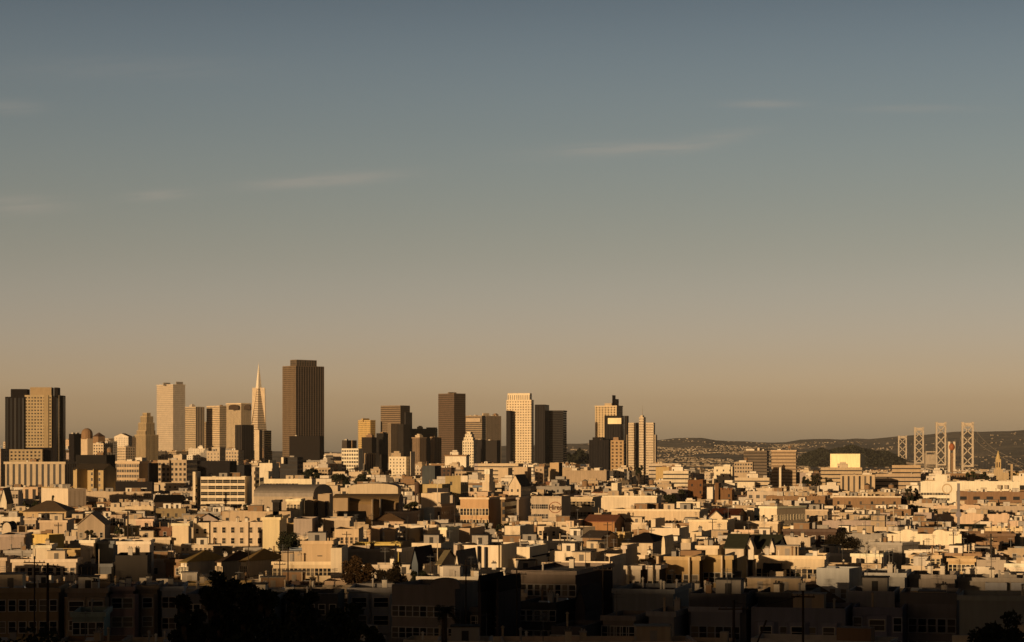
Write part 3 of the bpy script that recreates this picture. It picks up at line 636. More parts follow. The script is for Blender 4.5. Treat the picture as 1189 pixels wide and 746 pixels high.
B(CB,305,None,333,601,612,560,11,(.68,.58,.36),'p','yellow-white parapet wall with stepped humps', nick='the yellow-white stepped parapet', roof=None, clut=0, parts=[('parapet_hump',307,None,311,599.2,-.3,(.68,.58,.36),'p',602),('parapet_hump',318,None,324,599.2,-.3,(.68,.58,.36),'p',602),('parapet_hump',328,None,331,599.2,-.3,(.68,.58,.36),'p',602)])
B(AB,244.5,None,311.5,606.3,645,13.5,14,(.62,.51,.37),'w','big tan flats with square corner and deep windows', nick='the big tan corner flats', win=(6,3,1.1,1.7,1.7,3.4), clut=2, cornice=False, parts=[('corner_pier',289,None,290,606.2,-.4,(.4,.3,.2),'p')], dep=12)
B(AB,224.5,None,245,607,640,13,14,(.68,.58,.42),'w','white flats joined left of the big tan corner flats', win=(2,3,.9,1.5,2.0,3.3), clut=1, parts=[('gable_end',225,None,231,602,-1,(.72,.62,.46),'p',608)])
B(HS,210,None,257,632.5,640,9,20,(.62,.52,.38),'w','long cream house with a dentilled eave behind the olive hip roofs', win=(9,1,.6,.7,1.0), clut=3, dep=8)
B(HS,210,None,254.5,653,677,9.5,30,(.78,.70,.55),'w','white house under a wide olive hip roof, nearest the big dark trees', nick='the olive hip-roofed white house', roof='hip', rh=2.5, roofcol=(.24,.17,.06), win=(4,2,1.2,1.5,1.2), dep=16)
B(HS,252,None,284,652.5,675,9.5,30,(.6,.5,.36),'w','house under a dark hip roof between two olive hip roofs', roof='hip', rh=2.4, roofcol=(.06,.042,.03), win=(3,2,1.1,1.5,1.2), dep=16)
B(HS,280,None,317,652,675,10,30,(.7,.6,.44),'w','house under the right-hand olive hip roof behind the dark trees', roof='hip', rh=2.7, roofcol=(.22,.15,.06), win=(3,2,1.1,1.5,1.2), dep=16)
B(CB,341,None,369.5,602.5,622,640,14,(.38,.32,.27),'p','blank grey-brown box wall under the cream block with narrow windows', nick='the blank grey-brown box', clut=1, dep=20)
B(CB,375,None,411,602,622,650,14,(.50,.41,.3),'L','tan wall building right of the blank grey-brown box', parts=[('side_pier',375,None,382,602.3,-1,(.6,.49,.35),'p')], clut=2)
B(AB,388.5,None,422,614.5,630,560,14,(.56,.43,.28),'w','tan two-bay flats with a slim dark doorway', win=(5,1,.7,1.6,2.2), clut=2)
B(WH,350.5,None,393,628.5,648,480,16,(.50,.38,.24),'p','long tan brick wall right of the dark round tree', nick='the long tan brick wall', cornice=True, clut=2)
B(WH,384,None,404,636.5,648,470,16,(.66,.57,.42),'p','low white wall at the right end of the long tan brick wall', clut=0)
B(AB,317,None,400,652.5,676,11,24,(.62,.51,.34),'w','long cream flats with many tall windows behind the dark trees', nick='the long cream flats', win=(16,2,.9,1.6,1.5,3.3), clut=5, dep=14, cornice=True)
# far left midground
B(AB,0,None,26,570,594,1150,11,(.50,.42,.33),'w','lilac-grey flats with a pale pier at the left edge', nick='the lilac-grey flats', win=(6,2,1.2,2.2,2,5.), parts=[('pier',10,None,15.5,569,-1,(.7,.6,.44),'p')], clut=2)
B('church',0,None,15,582,594,1080,11,(.76,.68,.52),'p','white gabled hall end at the left edge before the lilac-grey flats', roof='gf', rh=6.5, clut=0, dep=25)
B(CB,27,None,48,566,581,1250,11,(.60,.44,.29),'V','small peach building with columns under the finned office block', clut=1)
B(WH,48,79,100,567.5,592,1080,50,(.70,.60,.45),'p','big pale box building with a plain white left wall and ribbed right wall', nick='the pale box building', rcol=(.44,.36,.28), rsty='v', fk=dict(glass=(.36,.29,.22), lit=0.,gr=.8), clut=3)
def seesign(root, s, h):
    text_mesh(root, 'SEEWORKS', 3.4, plain((.10,.07,.045)), (-10.6, -.15, h-3.6), .60)
B(WH,100,None,178,571,584,1150,11,(.52,.42,.30),'p','long tan warehouse with dark lettering at its right end', nick='the long lettered warehouse', fn=seesign, clut=2, cornice=False)
B('hall',27,None,87,594,601,860,11,(.56,.42,.24),(5.,5.,.3,.6),'low brown hip-roofed hall with cream piers', nick='the low brown hip-roofed hall', roof='hip', rh=4., roofcol=(.20,.14,.08), dep=36)
B(WH,179,None,214,583,592,980,11,(.06,.045,.035),'p','low building with a black peaked roof right of the long lettered warehouse', roof='gs', rh=3., roofcol=(.02,.018,.016), dep=30)
B(AB,181,None,218,590.5,604,900,11,(.27,.21,.12),'B','olive-brown flats under the black peaked roof', nick='the olive-brown flats', clut=3)
B(AB,145,None,181,588,600,930,11,(.66,.54,.37),'B','cream flats with roof huts under the long lettered warehouse', clut=4)
B(HS,158,None,181,603,611,760,11,(.62,.46,.34),'p','low pink house left of the olive-brown flats', clut=1)
B(CB,144,None,162,611.5,620,660,11,(.66,.52,.24),'p','small yellow box house in the left rooftops', clut=0, dep=9)
B(AB,200,None,222,608,622,620,20,(.74,.62,.43),'p','white box flats with a small gable left of the big tan corner flats', clut=1)
B(AB,0,None,28.5,600.5,617,800,11,(.74,.65,.5),'w','white flats with narrow windows at the left edge, below the lilac-grey flats', win=(6,1,.9,1.9,2.2), clut=2, dep=14)
B(AB,28.5,None,46,602,617,790,11,(.5,.4,.28),'w','tan flats joined right of the white narrow-windowed flats', win=(3,1,.9,1.9,2.2), clut=1, dep=12)
B(WH,46,None,86,604.5,622,680,14,(.56,.44,.31),'p','large blank tan wall with a stepped left parapet', nick='the large blank tan wall', parts=[('parapet_step',46,None,49,602.5,0,(.56,.44,.31),'p',606)], clut=2, dep=24)
B('church',90,None,128,609,626,640,20,(.40,.32,.23),'w','grey-brown steep gabled hall with a cluster of bushes before it', nick='the steep gabled hall', roof='gf', rh=3.4, roofcol=(.3,.24,.17), win=(4,1,.8,1.5,2.5), dep=20)
B(AB,128,None,146,598,612,760,14,(.46,.36,.26),'w','flats with two big square openings right of the steep gabled hall', win=(3,1,2.4,2.4,1.4), clut=0)
B(WH,0,None,37,621,638,560,16,(.36,.29,.24),'p','blank grey-brown wall at the left edge above the bright row house', nick='the blank grey-brown wall', clut=1)
B(HS,37,56.8,74.5,621,637,560,32,(.60,.44,.16),'p','yellow corner house with an olive right side', nick='the yellow corner house', rcol=(.36,.28,.10), clut=0, dep=15)
B(HS,2,None,20,616,622,620,16,(.66,.56,.42),'p','small house with a black rounded roof left of the yellow corner house', roof='bf', rh=2.3, roofcol=(.02,.018,.016), dep=14)
B(HS,93.5,None,114.5,627.5,639,520,16,(.72,.62,.48),'p','plain white house right of the yellow corner house', clut=1, dep=14)
B(HS,114.5,None,136.5,628.5,639,525,16,(.14,.155,.17),'p','blue-grey house between two white houses', clut=0, dep=14)
B(HS,136.5,None,178.5,629,645,515,16,(.70,.60,.47),'w','white house with a deep cornice and two small dark windows', nick='the white deep-corniced house', cornice=True, win=(6,1,.9,1.5,3.0), clut=2, dep=16)
B(HS,38,None,65,633.5,644,500,16,(.72,.62,.46),'p','white wall house below the yellow corner house', clut=1, dep=12)
B(AB,14,None,94,649.5,679,10.5,14,(.62,.52,.40),'w','long pale row house with piers at the edge of the shade, left', nick='the long pale row house', win=(9,2,1.,1.7,2.0,3.4), cornice=True, clut=5, dep=12)
B(AB,0,None,14,648,664,10,14,(.50,.40,.29),'p','tan wall beside the long pale row house at the left edge', clut=1, dep=12)
B(HS,95,None,134,655,677,9,16,(.12,.125,.13),'p','dark blue-grey house with tan piers right of the long pale row house', clut=3, parts=[('pier',101,None,104,659,-1,(.5,.38,.26),'p'),('pier',105.5,None,108,659,-1,(.5,.38,.26),'p'),('garden_wall',110,None,134,667,-3,(.5,.4,.28),'p')], dep=12)
B(WH,134,None,176,645,676,450,16,(.045,.04,.035),'p','nearly black building right of the dark blue-grey house', clut=2, dep=14)
B(HS,178,None,202,640,650,8,16,(.66,.54,.40),'p','low tan house left of the olive hip roofs', clut=2, dep=10)
# --- centre midground
B(WH,404,None,466,567,578,1000,11,(.56,.47,.33),'p','pale shed with a long shallow curved roof over the brown arched hall', roof='bf', rh=2.2, roofcol=(.4,.33,.24), clut=0, dep=30)
B(CB,487,None,523,562.5,574,1000,11,(.44,.35,.18),'p','yellow low block with a wide dark window strip', nick='the yellow strip-windowed block', parts=[('window_strip',496,None,521.5,567,-1,(.04,.035,.035),'p',572.3,None,1.)], clut=3)
B(CB,517,None,543.8,553,576,1060,11,(.38,.30,.15),'L','olive-yellow block with a white wall panel at its top right', nick='the olive-yellow block', parts=[('wall_panel',535,None,543.5,552.5,-1,(.72,.64,.5),'p',560,None,1.)], clut=2)
B(CB,489,None,522.5,573,581,900,11,(.66,.54,.38),'p','low cream front step before the yellow strip-windowed block', clut=0)
B('flagpole',507.6,None,508.4,556,574,890,11,W,'p','thin white flagpole before the yellow strip-windowed block', cat='flagpole', clut=0, dep=.5)
B('office_block',490,None,512,541,556,1400,11,(.07,.08,.085),'p','dark blue-grey box between pale roofs below the ribbed brown blocks', clut=1)
def bells(root, s, h):
    b = MB()
    for x in (-s.wL*.28, -s.wL*.72): b.box(x-1., x+1., -.15, .6, h-3.2, h-.4)
    b.obj('belfry_opening', [plain((.82,.8,.66))], root)
B('church',563,None,572.5,544.5,572,1250,11,(.70,.59,.42),'p','cream square bell tower with two bright openings', nick='the cream bell tower', fn=bells, clut=0, dep=11, parts=[('base_block',560,None,575,560,-3,(.68,.56,.4),'p')])
B(CB,578.5,None,595,543.5,562,1700,11,(.56,.45,.31),'p','blank tan cube at the foot of the tall cream tower', nick='the blank tan cube', clut=1)
B(CB,596.5,None,617,542.5,561,1750,11,(.52,.41,.28),'p','wider blank tan cube right of its blank twin', clut=1)
B('church',591,None,616,564,580,1200,11,(.66,.54,.38),'B','cream gabled hall below the blank tan cubes', roof='gf', rh=6, nick='the cream gabled hall', dep=30)
B(CB,621,None,636,542,558,1750,11,(.46,.36,.25),'B','tan flats under the black tower', clut=2)
B(CB,638.5,None,653,537.5,558,1800,11,(.52,.38,.22),'p','orange-tan block with a black right side under the dark lined tower', nick='the orange-tan block', rcol=BK, clut=0)  # black right side stands for the face the sun misses
B('long_hall',656,None,708,546.5,558,1700,11,(.38,.30,.21),'p','long brown-tan slab hall with pale boxes behind its roof', nick='the long brown-tan slab', fk=dict(lit=0), clut=0, parts=[('roof_block',664,None,674,544,10,W,'p',548),('roof_block',678,None,686,542.5,14,CR,'p',548),('roof_block',690,None,700,543.5,12,W,'p',548)])
B(CB,712,None,728,545,556,1750,11,(.66,.58,.44),'B','pale flats under the brown gridded block', clut=3)
B(CB,710,None,722,561,572,1250,11,(.76,.68,.5),'p','small white block below the long brown-tan slab', clut=1)
def arches(root, s, h):
    b = MB()
    n = 9
    for i in range(n):
        x = -s.wL*(i+.5)/n; w_ = s.wL/n*.3
        for z0 in (h-8.2,):
            pts = [(x-w_,-.05,z0),(x+w_,-.05,z0),(x+w_,-.05,z0+3)]+[(x+w_*math.cos(math.pi*k/6),-.05,z0+3+w_*math.sin(math.pi*k/6)) for k in range(1,6)]+[(x-w_,-.05,z0+3)]
            b.face(pts)
    b.obj('arched_opening', [plain((.12,.08,.06))], root)
B('peach_hall',534.5,None,581.6,578,606,800,11,(.54,.36,.20),'w','ornate peach hall with pale cornice and two rows of arched windows', nick='the ornate peach hall', win=(9,2,1.2,2.4,4.2,4.2), frame=(.74,.6,.4), cornice=True, ccol=(.72,.58,.4), clut=2, dep=24)
B(CB,581.8,None,600,578,606,795,11,(.20,.14,.08),(2.4,2.8,.6,.6),'brown-netted scaffolded front right of the ornate peach hall', nick='the scaffolded front', cornice=True, ccol=(.72,.58,.4), clut=0, dep=24)
B(CB,600.2,None,614.3,578,606,790,11,(.40,.33,.26),'p','blank grey wall between the scaffolded front and the root beer sign building', clut=0, dep=24)
def hires(root, s, h):
    k = s.Y/F; cx, cz = -s.wL*(662.5-653)/(662.5-617), h-13*k
    b = MB(); n = 28; rx, rz = 7.4*k, 6.6*k
    for sg in (1, -1):
        for i in range(n//2-4):
            t = math.pi*(i+2)/(n//2); u = math.pi*(i+3)/(n//2)
            q = [(cx+rx*math.cos(t)*(1-d), -.12, cz+sg*rz*math.sin(t)*(1-d)) for d in (0,.12)]+[(cx+rx*math.cos(u)*(1-d), -.12, cz+sg*rz*math.sin(u)*(1-d)) for d in (.12,0)]
            b.face(q if sg < 0 else q[::-1])
    pn = MB(); pn.box(-s.wL*(662.3-643.5)/(662.5-617), -.1, -.08, -.002, h-24*k, h-2.5*k, bottom=True)
    p = pn.obj('painted_sign', [plain((.56,.46,.33))], root)
    b.obj('sign_ring', [plain((.22,.07,.03))], p)
    text_mesh(p, 'Hires', 5.8*k*1.4, plain((.07,.03,.02)), (cx, -.16, cz-2.5*k), .85, .06, True)
B(WH,617,None,662.5,576.5,607,780,11,(.46,.38,.28),'w','grey-tan loft building with an oval painted Hires sign at its right', nick='the oval-sign loft building', win=(8,3,.7,1.6,3.0,3.6,.45), fn=hires, clut=1, dep=20,
  parts=[('roof_box',631,None,636.4,573.5,2,(.05,.04,.05),'p',580)])
B(WH,662.8,None,698,577.5,593,850,11,(.52,.43,.29),'w','tan loft with two rows of grouped dark windows right of the oval-sign loft building', nick='the two-row loft', win=(6,2,3.2,1.8,1.8,4.2), clut=2, dep=24)
B(WH,698,None,768,576,592,950,11,(.70,.60,.44),'p','long pale wall building left of the round dark tree', nick='the long pale wall', clut=4, cornice=True)
B(WH,486,None,504.5,590.5,603,820,11,(.74,.64,.46),'p','small white shed left of the grey stepped gable', clut=0)
B('church',504.5,None,527,588,603,810,14,(.42,.35,.27),'B','grey stepped-gable hall left of the ornate peach hall', nick='the grey stepped-gable hall', clut=1, parts=[('gable_block',510,None,524,585.5,1,(.42,.35,.27),'p')])
B(WH,448,None,487,594.5,604,780,11,(.55,.44,.33),'p','long low pinkish wall right of the brown arched hall', clut=2)
B(WH,425.5,None,444.5,615,629,620,14,(.50,.36,.22),'p','blank orange-tan box with a dark gap at its right', nick='the blank orange-tan box', clut=0, dep=14)
B(WH,446.5,None,462,615,629,620,14,(.47,.34,.21),'p','blank orange-tan box just left of a black gap', clut=0, dep=14)
B(WH,471,None,491,614.5,629,620,14,(.48,.35,.21),'p','tan box with a cream left pier right of the black gap', parts=[('pier',471,None,476,614.6,-1,(.68,.56,.4),'p')], clut=0, dep=14)
B(WH,493,None,511,614,628,630,14,(.50,.42,.33),'p','lilac-grey blank box left of a white wall', clut=0, dep=14)
B(WH,511,None,533,613,626,625,14,(.78,.68,.48),'p','bright white wall box in the central rooftops', nick='the bright white wall box', clut=1, dep=14)
B(WH,528,None,563,613.5,628,650,14,(.48,.37,.25),'p','wide tan wall right of the bright white wall box', clut=3)
B(WH,586,None,620,611,627,640,14,(.68,.58,.42),'p','cream roof cluster building under the scaffolded front', clut=6)
B(HS,411,None,466,631.5,638,540,14,(.52,.40,.12),'p','low row of yellow boxes over the grey parapet', parts=[('box',426,None,437,632,-1,(.68,.6,.4),'p'),('box',452,None,463,632,-1,(.68,.54,.2),'p')], clut=0, dep=10)
B(AB,400,None,462,638,655,500,14,(.48,.40,.31),'p','long pinkish-grey parapet wall above the brown bush tree', nick='the long pinkish parapet wall', clut=2, dep=20)
def stair(root, s, h):
    b = MB(); x0, x1 = -s.wL*.55, -s.wL*.12
    for i in range(4):
        z0, z1 = h-2.2-i*1.6, h-3.8-i*1.6; a_, c_ = (x0, x1) if i%2 else (x1, x0)
        if z1 > .2: b.bar((a_,-.5,z0),(c_,-.5,z1),.12); b.bar((a_,-.5,z0+.9),(c_,-.5,z1+.9),.05); b.box(min(c_,c_)-.4,c_+.4,-.9,0,z1-.08,z1,bottom=True)
    b.obj('outside_stair', [plain((.12,.10,.09))], root)
B(HS,463,None,477.5,637.5,656,495,14,(.66,.58,.45),'p','narrow white house with a zigzag outside stair', fn=stair, clut=1, dep=12)
B(WH,478,None,526.8,631,646,540,14,(.70,.60,.44),'p','long cream wall left of the tall lilac wall', nick='the long cream wall', clut=2, dep=12)
B(AB,526.8,None,600,633.5,661,500,14,(.76,.66,.50),'w','big white building with a plain lilac left wall and two tall dark glass bays', nick='the big white glass-bayed building', win=(3,1,1.5,4,7,4,.0), clut=3, dep=18, cornice=False,
  parts=[('plain_wall',527,None,553.6,633.2,-.6,(.50,.42,.34),'p'),('glass_bay',554.2,None,560.3,634.5,-.4,(.05,.055,.065),'p'),('glass_bay',562.2,None,573.6,635.5,-.4,(.05,.055,.07),'p'),('pier',581,None,588,633.3,-.8,(.78,.68,.5),'p')])
B(WH,600,None,636,635.5,662,480,14,(.76,.66,.48),'p','white garage building with a small black opening', nick='the white garage building', parts=[('opening',616.5,None,624,646.3,-1,(.03,.03,.03),'p',650.5),('lower_wall',590,None,634.5,649,-6,(.70,.58,.4),'p')], clut=2, dep=18)
B(HS,508,None,527.6,655.5,669,430,14,(.5,.42,.3),'p','low house under an olive sloping roof left of the white gable', roof='gs', rh=2.6, roofcol=(.25,.21,.12), dep=13)
B(HS,527.8,None,553.8,656,670,425,14,(.66,.58,.44),'w','pale gable-fronted house beside an olive sloping roof', nick='the pale gable-fronted house', roof='gf', rh=2.7, roofcol=(.18,.15,.12), win=(1,1,1.6,1.6,.6), dep=14)
B(HS,478,None,504,652,668,440,14,(.10,.12,.14),'p','dark blue gable-roofed house right of the brown bush tree', roof='gf', rh=2.8, roofcol=(.03,.025,.03), parts=[('garden_wall',491,None,503,655,-3,(.72,.62,.45),'p')], dep=12)
B(AB,638,None,693,640.5,655,520,14,(.76,.66,.50),'p','long white parapet building left of a tan joined front', nick='the long white parapet', clut=7, dep=16, parts=[('joined_front',693,None,722,641.3,0,(.52,.42,.3),'p')])
B(AB,654,None,722,652.5,683,455,14,(.66,.56,.42),'w','pale house row with flush tall windows at the edge of the shade, centre', nick='the pale centre house row', win=(8,2,1.,1.8,2.0,3.3), parts=[('pier',707,None,713,647,-1,(.72,.6,.44),'p')], clut=5, dep=12)
B(HS,726.5,743.8,752,657.5,683,415,16,(.66,.58,.46),'w','white bay-fronted house, left one of a close pair', win=(2,1,1.,1.9,3.),bays=None, nick='the white bay-fronted pair', rcol=(.1,.08,.07), dep=14, clut=0, parts=[('bay',727,None,736,657.2,-1.2,(.78,.68,.52),'p')])  # right side painted dark for the shade between the pair
B(HS,752,765.5,773,657,683,412,16,(.62,.54,.43),'w','white bay-fronted house, right one of a close pair', win=(2,1,1.,1.9,3.), rcol=(.06,.05,.045), dep=14, clut=0, parts=[('bay',757,None,762,656.6,-1.2,(.78,.68,.5),'p')])  # unlit right side painted nearly black
B(AB,773,812,816.5,647,684,420,14,(.47,.34,.17),'w','ochre-yellow flats with cream side piers and dark windows', nick='the ochre-yellow flats', win=(4,2,1.1,1.9,3.6,3.6), parts=[('pier',762,None,779.5,646.3,-.5,(.66,.52,.35),'p'),('pier',799,None,810,647.3,-.8,(.68,.56,.38),'p')], rcol=(.06,.045,.03), cornice=True, clut=2, dep=14)  # dark right-side colour stands for the shaded gap beside it
B(AB,816.5,850,853.5,646,684,425,14,(.42,.31,.15),'w','olive-yellow flats with a cream right bay and red door', nick='the olive-yellow bay flats', win=(5,2,1.,1.9,3.4,3.6), parts=[('bay',837,None,848,645.6,-1,(.70,.58,.4),'p'),('door',819.5,None,825,673,-1.4,(.3,.08,.03),'p',686)], rcol=(.05,.04,.03), cornice=True, clut=2, dep=14)  # right side coloured near black for its shade
B(AB,853.5,None,867,649,676,430,14,(.44,.33,.16),'w','narrow ochre flats with a square pale window right of the olive-yellow bay flats', win=(1,2,2.,2.2,2.6,3.6), clut=1, dep=14)
def tankfn(root, s, h):
    b = MB(); r = s.wL*.5; b.cyl(-s.wL/2, r, -5, h+.3, r, n=18); b.cyl(-s.wL/2, r, h+.3, h+.9, r*1.04, n=18); b.obj('drum', [plain((.66,.54,.36))], root)
B('storage_tank',790.5,None,808,630.5,648,520,14,(.5,.42,.31),'p','cream round drum on a tan block behind the ochre-yellow flats', cat='storage tank', nick='the cream round drum', fn=tankfn, clut=0, dep=8)
B(WH,809,None,842,634,648,500,14,(.66,.55,.38),'w','cream wall block right of the cream round drum', win=(4,1,.8,1.2,2.2), clut=2, dep=12)
B(HS,842,None,874,636.5,658,500,14,(.56,.48,.37),'p','pinkish wall house under a dark green sloping roof', roof='gs', rh=3., roofcol=(.055,.06,.04), dep=16)
B(HS,874,None,912,637,648,505,14,(.50,.43,.34),'p','lower wall house under a long dark green roof with a white gable end', nick='the dark green roofed house', roof='gs', rh=3., roofcol=(.055,.06,.04), parts=[('gable_end',867.5,None,877,635,-3,W,'p',650,None,3,'gf',2.),('gable_end',893,None,901,636,-3,W,'p',648,None,3,'gf',2.)], dep=16)
B(AB,878,None,962,646,672,450,12,(.68,.56,.38),'w','long cream row building with a dark garage front', nick='the long cream garage row', win=(12,1,1.,2.,2.8), parts=[('garage_front',886,None,915,654.5,-.8,(.04,.035,.03),'p',665),('garden_wall',893,None,917.5,664,-6,(.52,.43,.31),'p')], cornice=True, clut=5, dep=14)
B(HS,920,None,955,639.5,647,520,12,(.58,.48,.34),'p','low tan wall house between the dark green roof and the round dark oak', clut=3)
B(AB,948,986,1001,660.5,700,370,30,(.42,.43,.42),'w','white house fading into the shade at the right, before the round dark oak', nick='the half-shaded white house', win=(3,1,1.,1.6,3.6), clut=1, dep=14, cornice=False)  # white wall greyed in colour to stand for the shade
B(AB,1000,None,1056,666,700,375,14,(.40,.40,.38),'w','long grey-white house row with boxy rooftop frames in the shade line', nick='the grey-white shade-line row', win=(6,1,1.,1.6,2.6), clut=5, dep=14)
B(AB,1056,None,1112,668,700,380,14,(.25,.22,.19),'w','dull brown house row just right of the grey-white shade-line row', win=(6,1,1.,1.6,2.6), clut=3, dep=14)
B(AB,1101,None,1133.5,649,663,480,14,(.48,.35,.19),'w','orange-yellow house with pale window trims at the right', nick='the orange-yellow house', win=(6,1,.8,1.5,1.4), frame=(.75,.65,.45), clut=1, dep=12)
B(AB,1056.5,None,1095,645,654,500,14,(.52,.40,.25),'w','light orange house with a row of pale windows', win=(6,1,.8,1.2,.9), frame=(.75,.65,.45), clut=2, dep=12)
B(HS,1134,None,1168,650.5,668,470,14,(.42,.36,.29),'w','lilac-brown wall house right of the orange-yellow house', win=(2,1,1.1,1.5,3.), clut=2, dep=12)
B(AB,1168,None,1196,655,672,430,14,(.74,.66,.52),'w','white corner house with a tall triple window at the right edge', nick='the white corner house', win=(5,1,.8,2.4,1.6), cornice=True, clut=1, dep=12)
B(AB,1112,None,1196,672,700,385,14,(.30,.27,.23),'p','dull grey flats under the orange-yellow house', parts=[('garage_door',1144,None,1169,677,-1,(.34,.35,.38),'p',686),('garage_door',1174,None,1192,677,-1,(.34,.35,.38),'p',686)], clut=4, dep=12)
B(WH,989,None,1030,643.5,656,520,14,(.74,.66,.50),'p','white wall row beneath the round dark oak', parts=[('opening',994,None,1007,649,-1,(.05,.045,.04),'p',656)], clut=3)
B(WH,1080,None,1109,633,641,620,12,(.66,.55,.42),'p','pinkish-white shed under the white curved-parapet garage', clut=0)
B(WH,1110,None,1133,634,642,610,12,(.68,.58,.44),'p','pale shed left of a small tan obelisk', clut=1)
def mission(root, s, h):
    for x0, x1 in ((1045,1063),(1083.5,1099.5)):
        k = s.Y/F; a = -(1116.5-x0)*k; b_ = -(1116.5-x1)*k; m = MB(); n = 12; pts = [(a,-.1,h-2),(b_,-.1,h-2)]+[((a+b_)/2+(b_-a)/2*math.cos(math.pi*i/n), -.12, h+k*5.2*math.sin(math.pi*i/n)) for i in range(n+1)]
        m.face(pts); m.face([(p[0],.5,p[2]) for p in pts[::-1]])
        for i in range(len(pts)):
            p, q = pts[i], pts[(i+1)%len(pts)]; m.face([p,(p[0],.5,p[2]),(q[0],.5,q[2]),q][::-1])
        m.obj('curved_parapet', [plain((.80,.72,.54))], root)
B(WH,1030,None,1116.5,620.5,630,620,11,(.80,.72,.54),'p','long white garage with two rounded parapet humps', nick='the white curved-parapet garage', fn=mission, clut=2, dep=20, par=1.2, cornice=False)
B(WH,1116.5,None,1178,620,631,640,11,(.16,.10,.06),'h','long dark brown shed right of the white curved-parapet garage', nick='the long dark brown shed', clut=1, dep=20)
B(WH,1144,None,1196,613.5,621,760,11,(.72,.58,.36),'p','yellow-cream low wall at the right edge above the long dark brown shed', clut=2)
B(WH,1116,None,1145,614.5,621,780,11,(.10,.09,.07),'p','low shed under a dark green roof below the long peach wall', roof='gs', rh=1.5, roofcol=(.03,.04,.025))
# --- centre right
B(WH,710,812,822,592,607,780,14,(.62,.50,.34),'w','long tan arcade building with a dentilled cornice and small arched windows', nick='the long arcade building', win=(26,1,.9,1.9,4.,4.), cornice=True, ccol=(.74,.64,.46), clut=5, dep=24)
def billb(root, s, h):
    b = MB(); k = s.Y/F
    for i, x in enumerate((5.5,8.5,11.5)):
        b.box(-x*k-1.1*k, -x*k+.9*k, -.12, -.02, h-4.5*k+.4*i, h-1.6*k, bottom=True)
    b.obj('billboard_mark', [plain((.08,.055,.05))], root)
B('billboard',785.5,None,813.5,583,590,860,11,(.78,.70,.52),'p','wide white billboard with dark marks above the long arcade building', cat='billboard', fn=billb, clut=0, dep=2)
B(WH,822.5,None,867,601,606,740,14,(.40,.26,.16),'p','building with a dark red sloping roof', nick='the dark red roofed building', roof='gs', rh=2.8, roofcol=(.13,.045,.025), parts=[('gable_end',824,None,841,601,-4,(.74,.62,.44),'p',612,None,3,'gf',2.2)], dep=26)
B(WH,867.5,None,881.5,590,605,760,14,(.72,.62,.46),'p','white wall box right of the dark red roofed building', clut=0, dep=14)
B(AB,882,902,935,588.5,606,750,40,(.78,.68,.50),'w','white-fronted building with a tan right wing of narrow windows', nick='the white-fronted winged building', rcol=(.56,.46,.33), win=(2,1,.9,1.8,3.,3.6), rwin=(9,2), clut=2, cornice=True, dep=30)
B(WH,754,None,800,613.5,628,640,14,(.74,.64,.48),'p','white wall building right of the black swept roof', clut=3)
B(WH,679,None,725,606,613,740,14,(.36,.19,.08),'p','rusty orange low brick row left of the long arcade building', nick='the rusty low brick row', clut=3, roof='gs', rh=2.2, roofcol=(.26,.11,.06))
B(WH,657,None,679,605,613,730,14,(.68,.52,.36),'p','peach wall under the oval-sign loft building', clut=1)
B('pagoda_house',722,None,778,630,643,540,14,(.58,.48,.34),'p','house under a black swept hip roof', nick='the black swept roof', roof='hip', rh=2.0, roofcol=(.028,.022,.022), dep=26)
def archtop(root, s, h): pass
B(HS,768,None,782.5,636,645,490,14,(.74,.64,.45),'p','small white house with a round-topped gable under the black swept roof', roof='bf', rh=2.6, roofcol=(.7,.6,.42), clut=0, dep=12)
B(AB,723,None,740,634,660,480,14,(.50,.42,.34),'p','plain lilac-tan side wall left of the black swept roof', clut=0, dep=14)
B(WH,800,None,853,604,621,700,14,(.70,.58,.40),'p','long pale eaves building below the dark red roofed building', clut=4, cornice=True)
B(AB,802,None,826,618,632,590,14,(.70,.58,.40),'w','cream flats with small paired windows behind the cream round drum', win=(5,1,.8,1.6,2.6), clut=1)
B(AB,756,None,772,603,613,700,14,(.7,.6,.44),'p','white roof-hut house under the long arcade building', clut=3)
B(WH,690,None,710,596,606,760,14,(.42,.34,.24),'p','dull tan block left of the long arcade building', clut=3)
B(WH,933,None,966,592,604,820,14,(.5,.4,.28),'B','tan flats between the white-fronted winged building and the long orange-brown warehouse', clut=4)
# --- foreground in the hill's shade, walls also coloured dark for it
FG = dict(dep=13)
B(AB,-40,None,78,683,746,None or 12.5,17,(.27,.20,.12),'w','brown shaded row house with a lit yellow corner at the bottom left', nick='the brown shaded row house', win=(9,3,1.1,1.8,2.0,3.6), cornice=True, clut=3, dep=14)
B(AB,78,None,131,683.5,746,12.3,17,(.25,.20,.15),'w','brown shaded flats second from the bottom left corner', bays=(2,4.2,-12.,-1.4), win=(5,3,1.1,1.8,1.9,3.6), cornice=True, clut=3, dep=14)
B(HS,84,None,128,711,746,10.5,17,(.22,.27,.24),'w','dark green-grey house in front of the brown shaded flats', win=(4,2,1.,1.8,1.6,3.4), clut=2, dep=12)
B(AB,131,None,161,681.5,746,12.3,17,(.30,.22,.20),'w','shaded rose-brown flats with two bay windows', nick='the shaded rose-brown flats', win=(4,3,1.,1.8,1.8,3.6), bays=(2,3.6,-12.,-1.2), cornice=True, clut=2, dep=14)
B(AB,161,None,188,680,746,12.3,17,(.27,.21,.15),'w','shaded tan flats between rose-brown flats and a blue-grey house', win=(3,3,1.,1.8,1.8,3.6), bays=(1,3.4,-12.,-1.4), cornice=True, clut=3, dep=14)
B(HS,188,None,216,681.5,746,12.,17,(.32,.34,.37),'w','shaded blue-grey house at the left of the dark trees', win=(3,3,1.,1.8,1.8,3.6), cornice=True, clut=2, dep=14)
